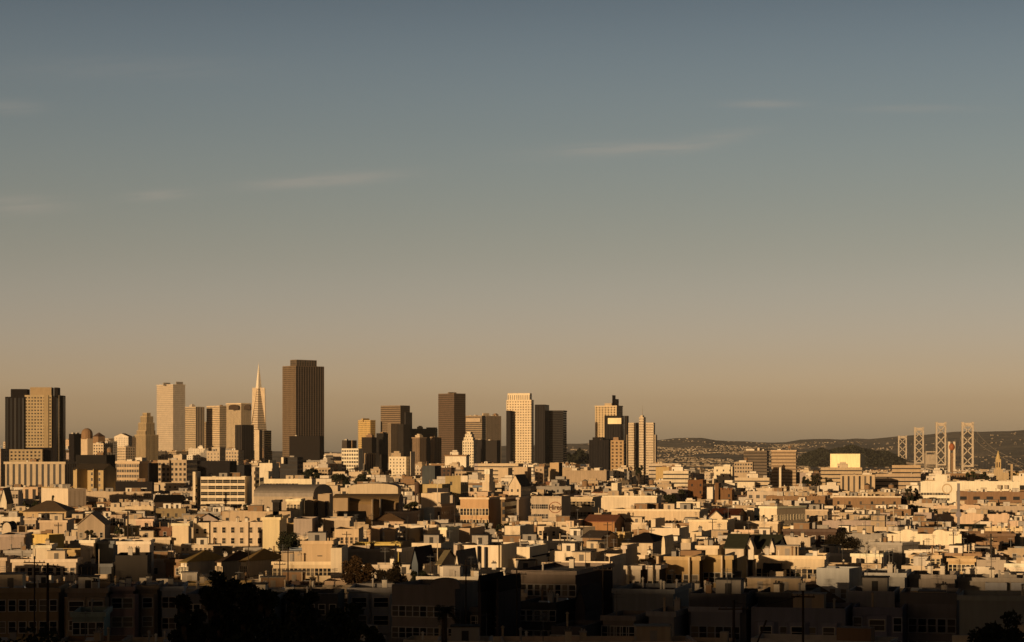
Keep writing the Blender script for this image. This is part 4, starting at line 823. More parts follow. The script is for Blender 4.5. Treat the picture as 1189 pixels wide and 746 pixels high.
B(HS,216,None,262,690,746,11,17,(.14,.14,.15),'w','dark slate house half hidden by the dark trees', win=(4,3,1.,1.7,1.8,3.4), clut=2, dep=14)
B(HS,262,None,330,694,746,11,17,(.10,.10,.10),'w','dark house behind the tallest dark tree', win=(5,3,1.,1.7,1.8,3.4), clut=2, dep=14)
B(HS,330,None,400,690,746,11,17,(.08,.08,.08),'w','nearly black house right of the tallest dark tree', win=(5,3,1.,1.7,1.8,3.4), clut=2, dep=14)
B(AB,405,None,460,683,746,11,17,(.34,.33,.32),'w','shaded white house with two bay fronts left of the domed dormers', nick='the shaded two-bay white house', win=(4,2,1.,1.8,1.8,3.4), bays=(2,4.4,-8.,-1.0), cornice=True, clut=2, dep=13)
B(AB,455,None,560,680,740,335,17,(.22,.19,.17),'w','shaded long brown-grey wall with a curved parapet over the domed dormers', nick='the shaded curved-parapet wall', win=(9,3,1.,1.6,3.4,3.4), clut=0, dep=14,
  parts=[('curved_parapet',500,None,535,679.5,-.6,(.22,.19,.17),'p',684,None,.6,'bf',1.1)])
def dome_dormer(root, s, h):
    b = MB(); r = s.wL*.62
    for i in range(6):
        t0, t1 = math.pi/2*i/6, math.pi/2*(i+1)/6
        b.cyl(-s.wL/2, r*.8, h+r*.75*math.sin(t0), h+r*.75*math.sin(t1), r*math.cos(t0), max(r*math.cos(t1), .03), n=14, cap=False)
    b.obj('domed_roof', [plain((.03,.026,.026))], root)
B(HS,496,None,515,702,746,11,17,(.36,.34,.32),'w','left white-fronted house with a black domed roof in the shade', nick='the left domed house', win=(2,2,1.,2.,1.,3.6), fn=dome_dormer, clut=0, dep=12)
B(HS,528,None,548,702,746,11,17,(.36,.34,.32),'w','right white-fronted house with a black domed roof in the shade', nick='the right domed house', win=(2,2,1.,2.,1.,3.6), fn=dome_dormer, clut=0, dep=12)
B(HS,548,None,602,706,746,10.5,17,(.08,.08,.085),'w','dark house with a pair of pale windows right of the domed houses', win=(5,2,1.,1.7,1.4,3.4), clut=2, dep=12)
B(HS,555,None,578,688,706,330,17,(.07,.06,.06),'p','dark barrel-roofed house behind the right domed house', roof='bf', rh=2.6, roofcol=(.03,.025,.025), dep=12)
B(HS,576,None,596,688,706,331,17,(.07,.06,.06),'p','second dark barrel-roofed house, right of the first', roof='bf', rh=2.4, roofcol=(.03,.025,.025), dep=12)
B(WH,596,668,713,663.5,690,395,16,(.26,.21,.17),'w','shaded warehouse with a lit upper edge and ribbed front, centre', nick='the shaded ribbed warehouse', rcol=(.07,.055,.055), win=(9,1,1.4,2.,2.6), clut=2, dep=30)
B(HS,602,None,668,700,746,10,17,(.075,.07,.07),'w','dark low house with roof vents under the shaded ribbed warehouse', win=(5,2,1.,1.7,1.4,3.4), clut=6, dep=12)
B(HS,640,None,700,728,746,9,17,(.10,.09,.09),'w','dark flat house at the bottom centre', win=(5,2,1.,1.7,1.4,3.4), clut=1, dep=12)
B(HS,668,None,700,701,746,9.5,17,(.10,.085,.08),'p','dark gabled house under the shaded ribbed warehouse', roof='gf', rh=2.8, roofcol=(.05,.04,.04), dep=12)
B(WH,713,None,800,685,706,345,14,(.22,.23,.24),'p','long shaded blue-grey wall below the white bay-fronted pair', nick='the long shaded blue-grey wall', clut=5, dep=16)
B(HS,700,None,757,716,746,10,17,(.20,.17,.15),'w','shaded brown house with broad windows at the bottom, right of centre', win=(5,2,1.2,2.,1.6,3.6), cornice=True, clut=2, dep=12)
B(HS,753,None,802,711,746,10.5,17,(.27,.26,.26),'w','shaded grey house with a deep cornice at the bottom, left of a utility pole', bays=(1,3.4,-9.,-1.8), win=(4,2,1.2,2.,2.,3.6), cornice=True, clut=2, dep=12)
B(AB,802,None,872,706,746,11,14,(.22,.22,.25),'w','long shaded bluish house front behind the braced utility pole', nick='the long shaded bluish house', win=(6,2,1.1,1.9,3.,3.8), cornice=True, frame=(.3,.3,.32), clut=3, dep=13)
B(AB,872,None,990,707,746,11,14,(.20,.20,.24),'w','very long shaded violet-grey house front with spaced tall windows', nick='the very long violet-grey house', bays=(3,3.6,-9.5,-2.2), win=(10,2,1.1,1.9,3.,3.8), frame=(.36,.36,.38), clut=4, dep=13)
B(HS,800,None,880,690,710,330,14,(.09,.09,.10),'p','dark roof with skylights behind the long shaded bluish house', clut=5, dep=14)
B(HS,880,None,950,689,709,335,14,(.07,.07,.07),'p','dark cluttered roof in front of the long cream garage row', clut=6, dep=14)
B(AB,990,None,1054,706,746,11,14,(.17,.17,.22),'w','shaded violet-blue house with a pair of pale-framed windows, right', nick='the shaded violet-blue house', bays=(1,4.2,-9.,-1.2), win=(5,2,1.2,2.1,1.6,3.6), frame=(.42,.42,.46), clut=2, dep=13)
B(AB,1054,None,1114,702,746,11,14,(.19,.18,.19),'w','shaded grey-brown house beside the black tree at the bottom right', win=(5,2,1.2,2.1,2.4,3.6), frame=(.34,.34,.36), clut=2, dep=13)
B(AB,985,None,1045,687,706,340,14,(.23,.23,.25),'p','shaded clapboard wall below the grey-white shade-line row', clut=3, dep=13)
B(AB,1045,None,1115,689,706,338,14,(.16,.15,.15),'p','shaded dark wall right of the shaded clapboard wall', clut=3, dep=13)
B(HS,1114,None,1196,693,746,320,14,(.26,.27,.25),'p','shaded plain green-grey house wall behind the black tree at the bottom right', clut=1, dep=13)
HAZE = 0.000016
# ------------------------------------------------------------------ ground, bay, hills
def grid_mesh(name, xs_of, ys, zf, mat, nx):
    v = []; f = []
    for y in ys:
        x0, x1 = xs_of(y)
        for i in range(nx+1):
            x = x0+(x1-x0)*i/nx; v.append((x, y, zf(x, y)))
    for j in range(len(ys)-1):
        for i in range(nx):
            a = j*(nx+1)+i; f.append((a, a+1, a+nx+2, a+nx+1))
    me = bpy.data.meshes.new(name); me.from_pydata(v, [], f); me.materials.append(mat)
    for p in me.polygons: p.use_smooth = True
    o = bpy.data.objects.new(name, me); COL.objects.link(o); return o
def ground_material():
    m, t, b = new_mat('ground')
    g = N(t, 'ShaderNodeNewGeometry'); s = N(t, 'ShaderNodeSeparateXYZ'); t.links.new(g.outputs['Position'], s.inputs[0])
    n1 = N(t, 'ShaderNodeTexNoise'); n1.inputs['Scale'].default_value = .03; n1.inputs['Detail'].default_value = 6; t.links.new(g.outputs['Position'], n1.inputs['Vector'])
    n2 = N(t, 'ShaderNodeTexNoise'); n2.inputs['Scale'].default_value = .004; n2.inputs['Detail'].default_value = 8; n2.inputs['Roughness'].default_value = .65; t.links.new(g.outputs['Position'], n2.inputs['Vector'])
    city = RAMP(t, n1.outputs[0], [(.35,(.045,.045,.04)), (.55,(.08,.072,.06)), (.7,(.04,.05,.02))])
    hill = RAMP(t, n2.outputs[0], [(.36,(.11,.12,.11)), (.5,(.22,.21,.18)), (.66,(.34,.30,.24))])  # hill tones raised and greyed to add haze in the colour
    far = M_(t, 'MULTIPLY', M_(t, 'SUBTRACT', s.outputs[1], 6000.), 1/1500., clamp=True)
    t.links.new(MIX(t, far, city, hill), b.inputs['Base Color']); b.inputs['Roughness'].default_value = .95
    b.inputs['Specular IOR Level'].default_value = .1
    return m
ys = [-3000,-2000,-1400,-1000]+list(range(-800,-100,25))+list(range(-100,700,50))+list(range(700,2000,100))+list(range(2000,9600,250))+list(range(9600,16500,230))+[16500,16560,17000,18500,20500,23000]
gm = ground_material()
g = grid_mesh('ground', lambda y: (-1400-.42*max(y,0)-(max(-y,0)*.3), 900+.42*max(y,0)), ys, ground, gm, 150); tag(g, None, kind='structure')
wb = MB(); wb.face([(900,5700,0),(5500,5700,0),(5500,7000,0),(1100,7000,0)])
mw, t, b = new_mat('bay_water'); b.inputs['Base Color'].default_value = (.03,.04,.045,1); b.inputs['Roughness'].default_value = .25
n1 = N(t, 'ShaderNodeTexNoise'); n1.inputs['Scale'].default_value = .08; bp = N(t, 'ShaderNodeBump'); bp.inputs['Distance'].default_value = .6; t.links.new(n1.outputs[0], bp.inputs['Height']); t.links.new(bp.outputs[0], b.inputs['Normal'])
tag(wb.obj('water', [mw]), None, kind='structure')

leafmat = {}
def leaf_material(col, name='foliage'):
    if col in leafmat: return leafmat[col]
    m, t, b = new_mat(name)
    g = N(t, 'ShaderNodeNewGeometry'); n1 = N(t, 'ShaderNodeTexNoise'); n1.inputs['Scale'].default_value = .9; n1.inputs['Detail'].default_value = 3
    t.links.new(g.outputs['Position'], n1.inputs['Vector'])
    t.links.new(RAMP(t, n1.outputs[0], [(.3, tuple(x*.55 for x in col)), (.7, tuple(x*1.5 for x in col))]), b.inputs['Base Color'])
    b.inputs['Roughness'].default_value = .8; b.inputs['Specular IOR Level'].default_value = .15
    leafmat[col] = m; return m
rl = random.Random(5)
def leaf_quads(b, c, rad, n, size, rnd, squash=1.):
    for _ in range(n):
        while True:
            p = Vector((rnd.uniform(-1,1), rnd.uniform(-1,1), rnd.uniform(-1,1)))
            if p.length < 1: break
        p = Vector((c[0]+p.x*rad, c[1]+p.y*rad, c[2]+p.z*rad*squash))
        u = Vector((rnd.gauss(0,1), rnd.gauss(0,1), rnd.gauss(0,1))).normalized(); w_ = u.orthogonal().normalized(); s1 = size*rnd.uniform(.6,1.3)
        q = [p+u*s1, p+w_*s1*.6, p-u*s1, p-w_*s1*.6]; b.face(q)
def tree_mesh(rnd, rx, h, shape='round', leaves=1500, size=.25, trunk_h=None, clumps=26):
    """crown mesh and trunk mesh for a tree of half-width rx and height h"""
    cr = MB(); tr = MB(); th = trunk_h if trunk_h is not None else h*.28
    cz = th+(h-th)*.5; rz = (h-th)*.5
    tr.cyl(0,0,-2,th*.6,.035*h,.026*h,n=8); tr.cyl(0,0,th*.6,cz+rz*.3,.026*h,.008*h,n=6)
    for i in range(clumps):
        if shape == 'cone':
            t = rnd.random()**1.3; z = th+(h-th)*t; r = rx*(1-t)*rnd.uniform(.3,.85); a = rnd.uniform(0,6.28); c = (r*math.cos(a), r*math.sin(a), z); cr_ = rx*(.22+.3*(1-t))
        else:
            a = rnd.uniform(0,6.28); el_ = rnd.uniform(-.7,1.); k = rnd.uniform(.45,.85)
            c = (rx*k*math.cos(a)*math.sqrt(max(0,1-el_*el_*.8)), rx*k*math.sin(a)*math.sqrt(max(0,1-el_*el_*.8)), cz+rz*k*el_); cr_ = rx*rnd.uniform(.2,.38)
        leaf_quads(cr, c, cr_, leaves//clumps, size, rnd, .8)
        if i % 3 == 0: tr.bar((0,0,th*.8), c, .012*h)
    return cr, tr
TREES = []
bark = None
def place_tree(px, top, D, wpx, label, kind='tree', shape='round', col=(.05,.055,.022), leaves=None, cat='tree', base=None, group='trees among the rooftops'):
    """px centre, roof line of the crown, distance, width in pixels"""
    global bark
    bark = bark or plain((.09,.065,.045), name='bark')
    X = wx(px, D); gz = ground(X, D) if base is None else wz(base, D); ht = max(wz(top, D)-gz, 2.5); rx = wpx/2*D/F
    rnd = random.Random(int(px*7+top)); pix = D/F
    lv = leaves or int(min(9000, max(260, 9*wpx*wpx)))
    cr, tr = tree_mesh(rnd, rx, ht, shape, lv, max(.22, pix*.9), trunk_h=max(0, min(ht*.3, ht-2.2*rx)) if shape != 'cone' else ht*.1, clumps=int(min(60, 14+wpx*.6)))
    root = empty(kind, (X, D, gz), 0, label, cat, group if D > 230 else 'black trees nearest the camera'); cr.obj('crown', [leaf_material(col)], root); tr.obj('trunk', [bark], root); TREES.append((px, top, wpx)); return root
DG = (.045,.05,.022); VD = (.03,.034,.018)

# ------------------------------------------------------------------ fillers
def quad_hit(a, b):
    for P, Q in ((a,b),(b,a)):
        for i in range(4):
            x0,y0 = P[i]; x1,y1 = P[(i+1)%4]; nx, ny = y1-y0, x0-x1
            pa = [nx*x+ny*y for x,y in P]; qa = [nx*x+ny*y for x,y in Q]
            if max(pa) < min(qa) or max(qa) < min(pa): return False
    return True
GRID = {}
def cells(c):
    xs = [p[0] for p in c]; ys_ = [p[1] for p in c]
    for i in range(int(min(xs)//60), int(max(xs)//60)+1):
        for j in range(int(min(ys_)//60), int(max(ys_)//60)+1): yield (i, j)
def hits(c): return any(quad_hit(c, o) for k in cells(c) for o in GRID.get(k, ()))
def addc(c):
    for k in cells(c): GRID.setdefault(k, []).append(c)
for s in H: addc(corners(s))
RES = [(s.x0, s.x1, s.top, s.bot, s.Y) for s in H]
PROT_TREES = [(955,1002,612,640,600),(318,352,612,630,560),(768,786,571,590,1100),(1050,1061,560,578,1150),(467,486,578,594,870)]
RES += PROT_TREES
for a_, b_, c_, d_, y_ in PROT_TREES:
    m_, r_ = wx((a_+b_)/2, y_), (b_-a_)/2*y_/F*.8; addc([(m_-r_,y_-r_),(m_+r_,y_-r_),(m_+r_,y_+r_),(m_-r_,y_+r_)])
rf = random.Random(21)
PALW = [(CR,5),(TN,7),(W,4),(LI,4),(PK,2),(BR,4),(GR,3),(LG,3),(BG,1),(YL,1),((.60,.50,.36),5),((.52,.44,.34),6),(DB,2),(RD,1),(WW,1)]
CN = {CR:'cream',TN:'tan',W:'white',LI:'lilac-grey',PK:'peach',BR:'brown',GR:'grey',LG:'pale grey',BG:'blue-grey',YL:'ochre',(.60,.50,.36):'sand-coloured',(.52,.44,.34):'buff',DB:'dark brown',RD:'brick-red',WW:'bright white'}
pal = [c for c, n in PALW for _ in range(n)]
FILL = []
def try_fill(X, Y, a, wL, wR, h, col, **o):
    gz = ground(X, Y); lifted = False
    for _ in range(6):
        zt = gz+h; top = HY+(CZ-zt)/Y*F
        s = S(X=X, Y=Y, a=a, wL=wL, wR=wR, gz=gz, zt=zt, top=top, col=col, **o)
        c = corners(s); pxs = [CX+F*x/max(y,50) for x, y in c]; x0, x1 = min(pxs), max(pxs)
        if x1 < -25 or x0 > PW+25: return None
        bad = 0; lowest = 0
        for r in RES:
            ox = min(x1, r[1])-max(x0, r[0])
            if Y < r[4] and ox > 1.0 and top < r[3]-1.2: bad = max(bad, r[3]-top)
            if r[4] > Y > r[4]-420 and ox > .45*(x1-x0): lowest = max(lowest, r[3])
        if not bad:
            if not lifted and Y < 2400:
                pc = prof[max(0,int(x0)+20):max(1,int(x1)+20)]; want = float(np.percentile(pc, 75)) if len(pc) else 0; lifted = True
                lift = (top-want-rf.uniform(0,2.5))/F*Y
                if want > 0 and lift > .8: h = min(h+lift, 21.5 if Y < 1300 else 26); continue
            break
        h -= max(1.2, (bad-1)/F*Y)
        if h < 5.5: return None
    else: return None
    if hits(c): return None
    addc(c); s['x0'], s['x1'], s['px'] = x0, x1, (x0+x1)/2; s['h'] = h
    prof[max(0,int(x0)+20):max(1,int(x1)+20)] = top+(rf.uniform(5,12) if Y < 1100 else rf.uniform(3,6))
    FILL.append(s); return s
prof = np.zeros(1240); hq = sorted(H, key=lambda s: -s.Y)
Y = 4300.
while Y > 300:
    while hq and hq[0].Y > Y:
        q_ = hq.pop(0); prof[max(0,int(q_.x0)+20):max(0,int(q_.x1)+20)] = q_.bot
    gap = 11.5+Y*.010+rf.uniform(0,6)
    if int(Y) % 3 == 0: gap += 7
    x = -.27*Y-20
    while x < .26*Y+20:
        near = Y < 1100
        if near: wL = rf.choice([6,7,7.5,9,11,13,16,20,27]); wR = rf.uniform(7.5,10); h = 9.8+.9*math.sin(x*.013+Y*.011)+rf.choice([-.5,-.3,0,0,.2,.4,-1.6,1.6,.3])
        elif Y < 2000: wL = rf.choice([10,14,18,24,32,40]); wR = rf.uniform(12,20); h = rf.choice([9,9.5,10,10.5,11,12,13,15])
        else: wL = rf.choice([14,18,24,30,40]); wR = rf.uniform(14,28); h = rf.choice([10,12,14,16,20,24,28]) if x < 150 else rf.choice([9,12,14,18])
        a = (rf.choice([14,18,20,16,12,40]) if x > 0 else rf.choice([-2,2,5,8,0]) if x > -.1*Y else rf.choice([-8,-6,-3,-10,-5])) if Y < 1600 else rf.choice([11,11,7,40])
        if near and wR+wL*.4 > gap+8: wR = gap
        try_fill(x+wL+rf.uniform(0,2), Y+rf.uniform(-2,2), a, wL, wR, h, rf.choice(pal))
        x += wL+rf.choice([.5,.8,1,1,3,9 if near else 12])
    Y -= gap
print('fillers', len(FILL))
# ------------------------------------------------------------------ how much of each shows: front to back raster
ALL = sorted(H+FILL, key=lambda s: s.Y)
scr = np.zeros((PH_ := int(PH), PW_ := int(PW)), bool)
for s in ALL:
    x0, x1 = max(0, int(round(s.x0))), min(PW_, int(round(s.x1))); y0 = max(0, int(round(s.top))); 
    if s in H: x0, x1 = max(0,int(s.x0)), min(PW_, int(s.x1)+1)
    y1 = PH_
    if x1 <= x0 or y0 >= PH_: s['vis'] = 0; continue
    sub = scr[y0:y1, x0:x1]; s['vis'] = int((~sub).sum()); s['rows'] = s.vis/max(1, x1-x0); sub[:] = True
FILL = [s for s in FILL]
nH = len(H)
vis = sorted([s for s in FILL if s.vis >= 12], key=lambda s: -s.vis)
keep = vis[:max(0, 560-nH)]; kid = set(map(id, keep))
rest = [s for s in FILL if id(s) not in kid and (s.vis > 0 or s.Y < 1500)]
print('heroes', nH, 'fill as objects', len(keep), 'smallest', keep[-1].vis if keep else 0, 'rest', len(rest))
# labels of the fillers: look first, then the nearest nameable neighbour
NK = [(s.nick, (s.x0+s.x1)/2, (s.top+min(s.bot, s.top+20))/2, s) for s in H if s.nick]
used = set(s.label for s in H)
def near_words(s, k):
    c = []
    cy = s.top+min(10, s.rows or 3)/2
    for nk, nx, ny, o in NK:
        dx, dy = s.px-nx, (cy-ny)*2.2; c.append((math.hypot(dx, dy), nk, s.px-nx, cy-ny, o))
    c.sort(key=lambda t: t[0]); d, nk, dx, dy, o = c[k]
    hw = (o.x1-o.x0)/2
    if abs(dx) < hw: rel = 'just below' if dy > 0 else 'just behind'
    elif abs(dy) > 14: rel = ('below and ' if dy > 0 else 'above and ')+('right of' if dx > 0 else 'left of')
    else: rel = 'right of' if dx > 0 else 'left of'
    return rel+' '+nk
KINDW = {HS:'house',AB:'apartment block',CB:'commercial block',WH:'warehouse'}
for i, s in enumerate(keep):
    wide = s.wL; near = s.Y < 1100
    kind = HS if (near and wide < 10 and s.h < 12.5) else AB if s.h > 10 and wide < 26 else WH if wide >= 20 and s.h < 12 else CB
    s['kind'] = kind; s['cat'] = {HS:'house',AB:'apartment building',CB:'building',WH:'warehouse'}[kind]
    s['roof'] = None; rt = ''
    if near and wide < 13 and rf.random() < .09: s['roof'] = rf.choice(['gf','gs','hip']); s['rh'] = min(wide, 9)*.28; s['roofcol'] = rf.choice([(.06,.05,.045),(.14,.09,.05),(.04,.045,.04),(.2,.16,.11)]); rt = {'gf':'gable-fronted','gs':'pitched-roof','hip':'hip-roofed'}[s.roof]
    wt = ''
    if s.Y < 1000 and rf.random() < .7:
        n = max(1, int(wide/rf.choice([2.6,3.2,4.]))); s['sty'] = 'w'; rows = max(1, min(3, int((s.rows or 4)/F*s.Y/3.2+.6)))
        s['win'] = (n, rows, rf.choice([.9,1.,1.2]), rf.choice([1.4,1.6,1.8]), rf.choice([1.5,1.9,2.4]), 3.2); wt = f'{("one","two","three")[rows-1]}-row-windowed'
    elif s.Y < 1000: s['sty'] = 'p'; wt = 'blank-walled'
    else: s['sty'] = rf.choice(['B','B','L','p','G','h','w2'] if s.Y < 2000 else ['B','G','G','D','h','p']); s['sty'] = 'B' if s.sty == 'w2' else s.sty; wt = {'p':'blank','h':'banded','G':'many-windowed','D':'many-windowed','B':'small-windowed','L':'sparse-windowed'}[s.sty]
    size = 'narrow' if wide < 9 else 'wide' if wide > 22 else ''
    s['clut'] = rf.choice([2,3,4,5]) if not s.roof else 0
    if s.Y < 720 and not s.roof and rf.random() < .3: s['bays'] = (max(1, int(wide/5.5)), 3.2, -5.5, -1.4)
    s['seed'] = i+1
    k = 0
    while True:
        lab = ' '.join(x for x in [size, CN[s.col], rt or wt, KINDW[kind], near_words(s, k % 5)] if x)
        if k >= 5: lab = ' '.join(x for x in [CN[s.col], KINDW[kind], ('with one roof box','with a few roof boxes','with a crowded roof')[(s.clut+k)%3], near_words(s, k % 5)] if x)
        if k > 9:
            a_ = near_words(s, 0); b_ = near_words(s, 1+k%4); lab = ' '.join([CN[s.col], KINDW[kind], a_.split(' the ')[0], 'the', a_.split(' the ')[1]])+f', in row {int((s.top-500)//2)}'
        lab = ' '.join(lab.split()[:16])
        if lab not in used: break
        k += 1
        if k > 12: break
    used.add(lab); s['label'] = lab
for s in H+keep: build(s)

# everything smaller, as one mass of rooftops
mats = []; mi = {}
def slot(m):
    if m.name not in mi: mi[m.name] = len(mats); mats.append(m)
    return mi[m.name]
mass = MB()
facs = {}
for s in rest:
    sa, ca = math.sin(R(-s.a)), math.cos(R(-s.a)); rr = random.Random(int(s.X*3+s.Y))
    st = rr.choice(['B','G','p','h','L']) if s.Y > 700 else 'p'
    fmi = slot(smat(s.col, st)); ri = slot(roofm(rr.randrange(6)))
    def put(mb, mapping):
        for f, m_, uv in zip(mb.f, mb.m, mb.uv):
            mass.face([(s.X+mb.v[i][0]*ca-mb.v[i][1]*sa, s.Y+mb.v[i][0]*sa+mb.v[i][1]*ca, s.gz+mb.v[i][2]) for i in f], mapping[m_], uv)
    h = s.zt-s.gz; b_, r_ = wall_mesh(s.wL, s.wR, h, base=-6); put(b_, {0:fmi, 1:fmi}); put(r_, {0:ri})
    k = MB()
    for _ in range(rr.choice([1,2,3,4,5])):
        w_, d_, hh = rr.uniform(.5,2.5), rr.uniform(.5,2), rr.uniform(1,3); x = -rr.uniform(w_, max(w_, s.wL-w_)); y = rr.uniform(d_, max(d_, s.wR-d_)); k.box(x-w_, x+w_, y-d_, y+d_, h-.7, h-.7+hh)
    put(k, {0: slot(plain(rr.choice([W,TN,GR,CR,BR])))})
o = mass.obj('distant_rooftops', mats); tag(o, 'dense mass of small cream and brown rooftops filling the gaps of the city', kind='stuff'); o['category'] = 'rooftops'

# ------------------------------------------------------------------ trees
place_tree(978.5, 611, 600, 46, 'large round dark oak standing over the pale rooftops at the right', 'oak_tree', col=(.026,.020,.011), leaves=9000)
place_tree(335, 612, 560, 34, 'round dark shrubby tree beside the big tan corner flats', 'tree', col=VD, leaves=6000)
place_tree(61.6, 571.5, 905, 8, 'small dark conifer before the big pale box building', 'conifer', 'cone', VD, 1200)
place_tree(228, 564, 1030, 6, 'slim dark cypress at the left end of the big white factory', 'cypress', 'cone', VD, 900)
place_tree(303.5, 564, 1035, 6, 'dull green bushy tree between the two white factories', 'tree', 'round', DG, 900)
place_tree(777, 570, 1100, 17, 'round black tree left of the dark brick block', 'tree', 'round', VD, 3500)
place_tree(1055.5, 560, 1150, 10, 'tall black tree left of the white store with a round emblem', 'tree', 'round', VD, 2500)
place_tree(1064, 564, 1160, 7, 'thinner grey-green tree touching the white store with a round emblem', 'tree', 'round', DG, 1200)
place_tree(477, 577, 870, 19, 'dark green tree clump right of the brown arched hall', 'tree', 'round', (.045,.045,.02), 3500)
place_tree(462, 586, 840, 14, 'low dark tree at the right foot of the brown arched hall', 'tree', 'round', VD, 2000)
place_tree(418, 641, 415, 44, 'broad brown-leaved bush tree under the long pinkish parapet wall', 'bush_tree', 'round', (.075,.045,.02), 9000)
place_tree(453, 644, 410, 38, 'dark bush tree touching the brown-leaved one under the parapet wall', 'bush_tree', 'round', (.04,.03,.018), 8000)
place_tree(488, 658, 405, 30, 'low dark bush tree beneath the dark blue gable-roofed house', 'bush_tree', 'round', VD, 5000)
for px, tp, Dd, wp, lb in ((105,607,600,16,'small ragged tree before the steep gabled hall'),(138,608,640,14,'small ragged tree right of the steep gabled hall'),(300,577,830,9,'tiny dark tree at the left corner of the grey arched hall'),
      (285,581,900,8,'tiny dark tree in front of the big white factory'),(735,636,500,10,'ragged tree under the left eave of the black swept roof'),(757,636,495,9,'ragged tree under the right eave of the black swept roof'),
      (947,549,1800,16,'dark tree mass left of the finned tan block'),(962,552,1850,10,'smaller dark tree touching the finned tan block'),(935,552,1700,12,'dark tree right of the broad tan banded tower'),
      (1127,546,1900,14,'dark tree above the left part of the long white warehouse'),(1143,547,1900,13,'grey-green tree above the long white warehouse, left of the spire'),(1177,545,2100,14,'dark tree at the right edge behind the white warehouse'),
      (395,546,1500,24,'dark tree mass below the white gridded cube, left side'),(420,548,1450,20,'dark tree mass under the right corner of the white gridded cube'),(362,543,1550,26,'black tree mass above the smaller white factory'),
      (428,543,1900,8,'small black tree under the brown ribbed block'),(880,594,760,10,'dark tree between the dark red roof and the white wall box'),(919,605,700,12,'dark tree below the white-fronted winged building'),
      (938,590,850,12,'dark tree right of the white-fronted winged building'),(960,583,1000,9,'dark tree at the left end of the long orange-brown warehouse'),(1085,590,950,14,'dark tree left of the peach store'),(1070,588,960,12,'greyish tree left of the dark tree by the peach store'),
      (1150,621,580,7,'dark slim tree or shrub before the long dark brown shed'),(925,660,430,10,'small tree before the long cream garage row'),(686,594,800,10,'small tree below the two-row loft'),(742,538,2600,10,'dark tree at the foot of the pale twin-slab tower'),
      (40,579,1000,12,'dark tree left of the small conifer'),(30,580,1010,10,'dark low tree at the left end of the low brown hip-roofed hall'),(190,577,1000,10,'black low tree by the black peaked roof'),(655,566,1300,9,'small dark tree below the orange-tan block'),(565,600,720,8,'dark shrub before the ornate peach hall'),
      (815,566,1600,7,'dark tree between the brick block and the white sign building'),(893,560,1650,9,'dark tree under the broad tan banded tower'),(1040,575,1250,10,'dark tree right end of the long orange-brown warehouse'),(545,545,1900,10,'small dark tree left of the white stepped tower base')):
    place_tree(px, tp, Dd, wp, lb, 'tree', 'round', rl.choice([VD, DG, (.05,.042,.022)]))
nt_ = 0; tl_ = set()
for _ in range(900):
    if nt_ >= 64: break
    Dd = rl.uniform(430, 1500); px = rl.uniform(5, 1185); X = wx(px, Dd); r = rl.uniform(2.2, 4.2); ht = rl.uniform(9, 13.5)
    q = [(X-r*.6,Dd-r*.6),(X+r*.6,Dd-r*.6),(X+r*.6,Dd+r*.6),(X-r*.6,Dd+r*.6)]
    tp = HY+(CZ-ground(X,Dd)-ht)/Dd*F
    if hits(q) or any(Dd < s_[4] and s_[0]-3 < px < s_[1]+3 and tp < s_[3]-3 for s_ in RES): continue
    addc(q); o_ = S(px=px, top=tp, rows=4); w2 = 2*r*F/Dd; kd = rl.choice(['dark round','dusty green','ragged brownish','narrow dark'])
    for k in range(5):
        lb = f"{'small ' if w2 < 14 else ''}{kd} street tree {near_words(o_, k)}"
        if lb not in tl_: break
    tl_.add(lb)
    place_tree(px, tp, Dd, w2*(.6 if kd.startswith('narrow') else 1), lb, 'street_tree', 'round', {'dark round':VD,'dusty green':(.06,.062,.032),'ragged brownish':(.07,.05,.028),'narrow dark':VD}[kd]); nt_ += 1
# shaded trees nearest the camera
for px, tp, Dd, wp, lb in ((258,655,215,62,'tall dark tree against the dark hip roof, its top ragged'),(300,664,205,66,'tall dark tree right of the tallest one at the bottom'),(222,684,190,60,'broad black tree low at the bottom, left of the tall ones'),
      (352,676,200,70,'broad black tree under the long cream flats'),(398,690,185,64,'black tree at the bottom, left of the palm'),(330,706,160,90,'black spreading tree at the very bottom beneath the tall ones'),
      (1165,700,170,84,'huge black tree filling the bottom right corner'),(430,716,170,60,'low black tree before the shaded two-bay white house'),(20,726,170,150,'low black shrubbery mass in the bottom left corner')):
    place_tree(px, tp, Dd, wp, lb, 'tree', 'round', VD, 9000)
def palm(px, top, D, wpx, label):
    X = wx(px, D); gz = ground(X, D); ht = wz(top, D)-gz; r = wpx/2*D/F; rnd = random.Random(int(px))
    root = empty('palm_tree', (X, D, gz), 0, label, 'palm tree', 'palm trees'); tr = MB(); tr.cyl(0,0,-1,ht-r*.5,.35,.28,n=9); tr.obj('trunk', [plain((.09,.065,.045))], root)
    cr = MB()
    for i in range(26):
        a = rnd.uniform(0,6.28); e = rnd.uniform(-.2,1.2); prev = None
        for j in range(9):
            t = j/8; d = r*t*math.cos(e*.8)*1.05; z = ht-r*.45+r*(math.sin(e)*t*1.1-t*t*.75); w_ = .16*r*math.sin(math.pi*min(1,t*.9+.1))+.02
            c = Vector((d*math.cos(a), d*math.sin(a), z)); sd_ = Vector((-math.sin(a), math.cos(a), 0))
            if prev:
                for sg in (-1, 1):
                    for k in range(2):
                        p = prev+(c-prev)*(k/2); q = p+sd_*sg*w_*2.0+Vector((math.cos(a),math.sin(a),-.4))*w_; cr.face([p, p+(c-prev)*.35, q])
            prev = c
    cr.obj('crown', [leaf_material(VD)], root)
palm(516, 700, 215, 44, 'dark palm with drooping fronds in front of the domed houses')
palm(737, 637, 505, 9, 'tiny palm under the left eave of the black swept roof')
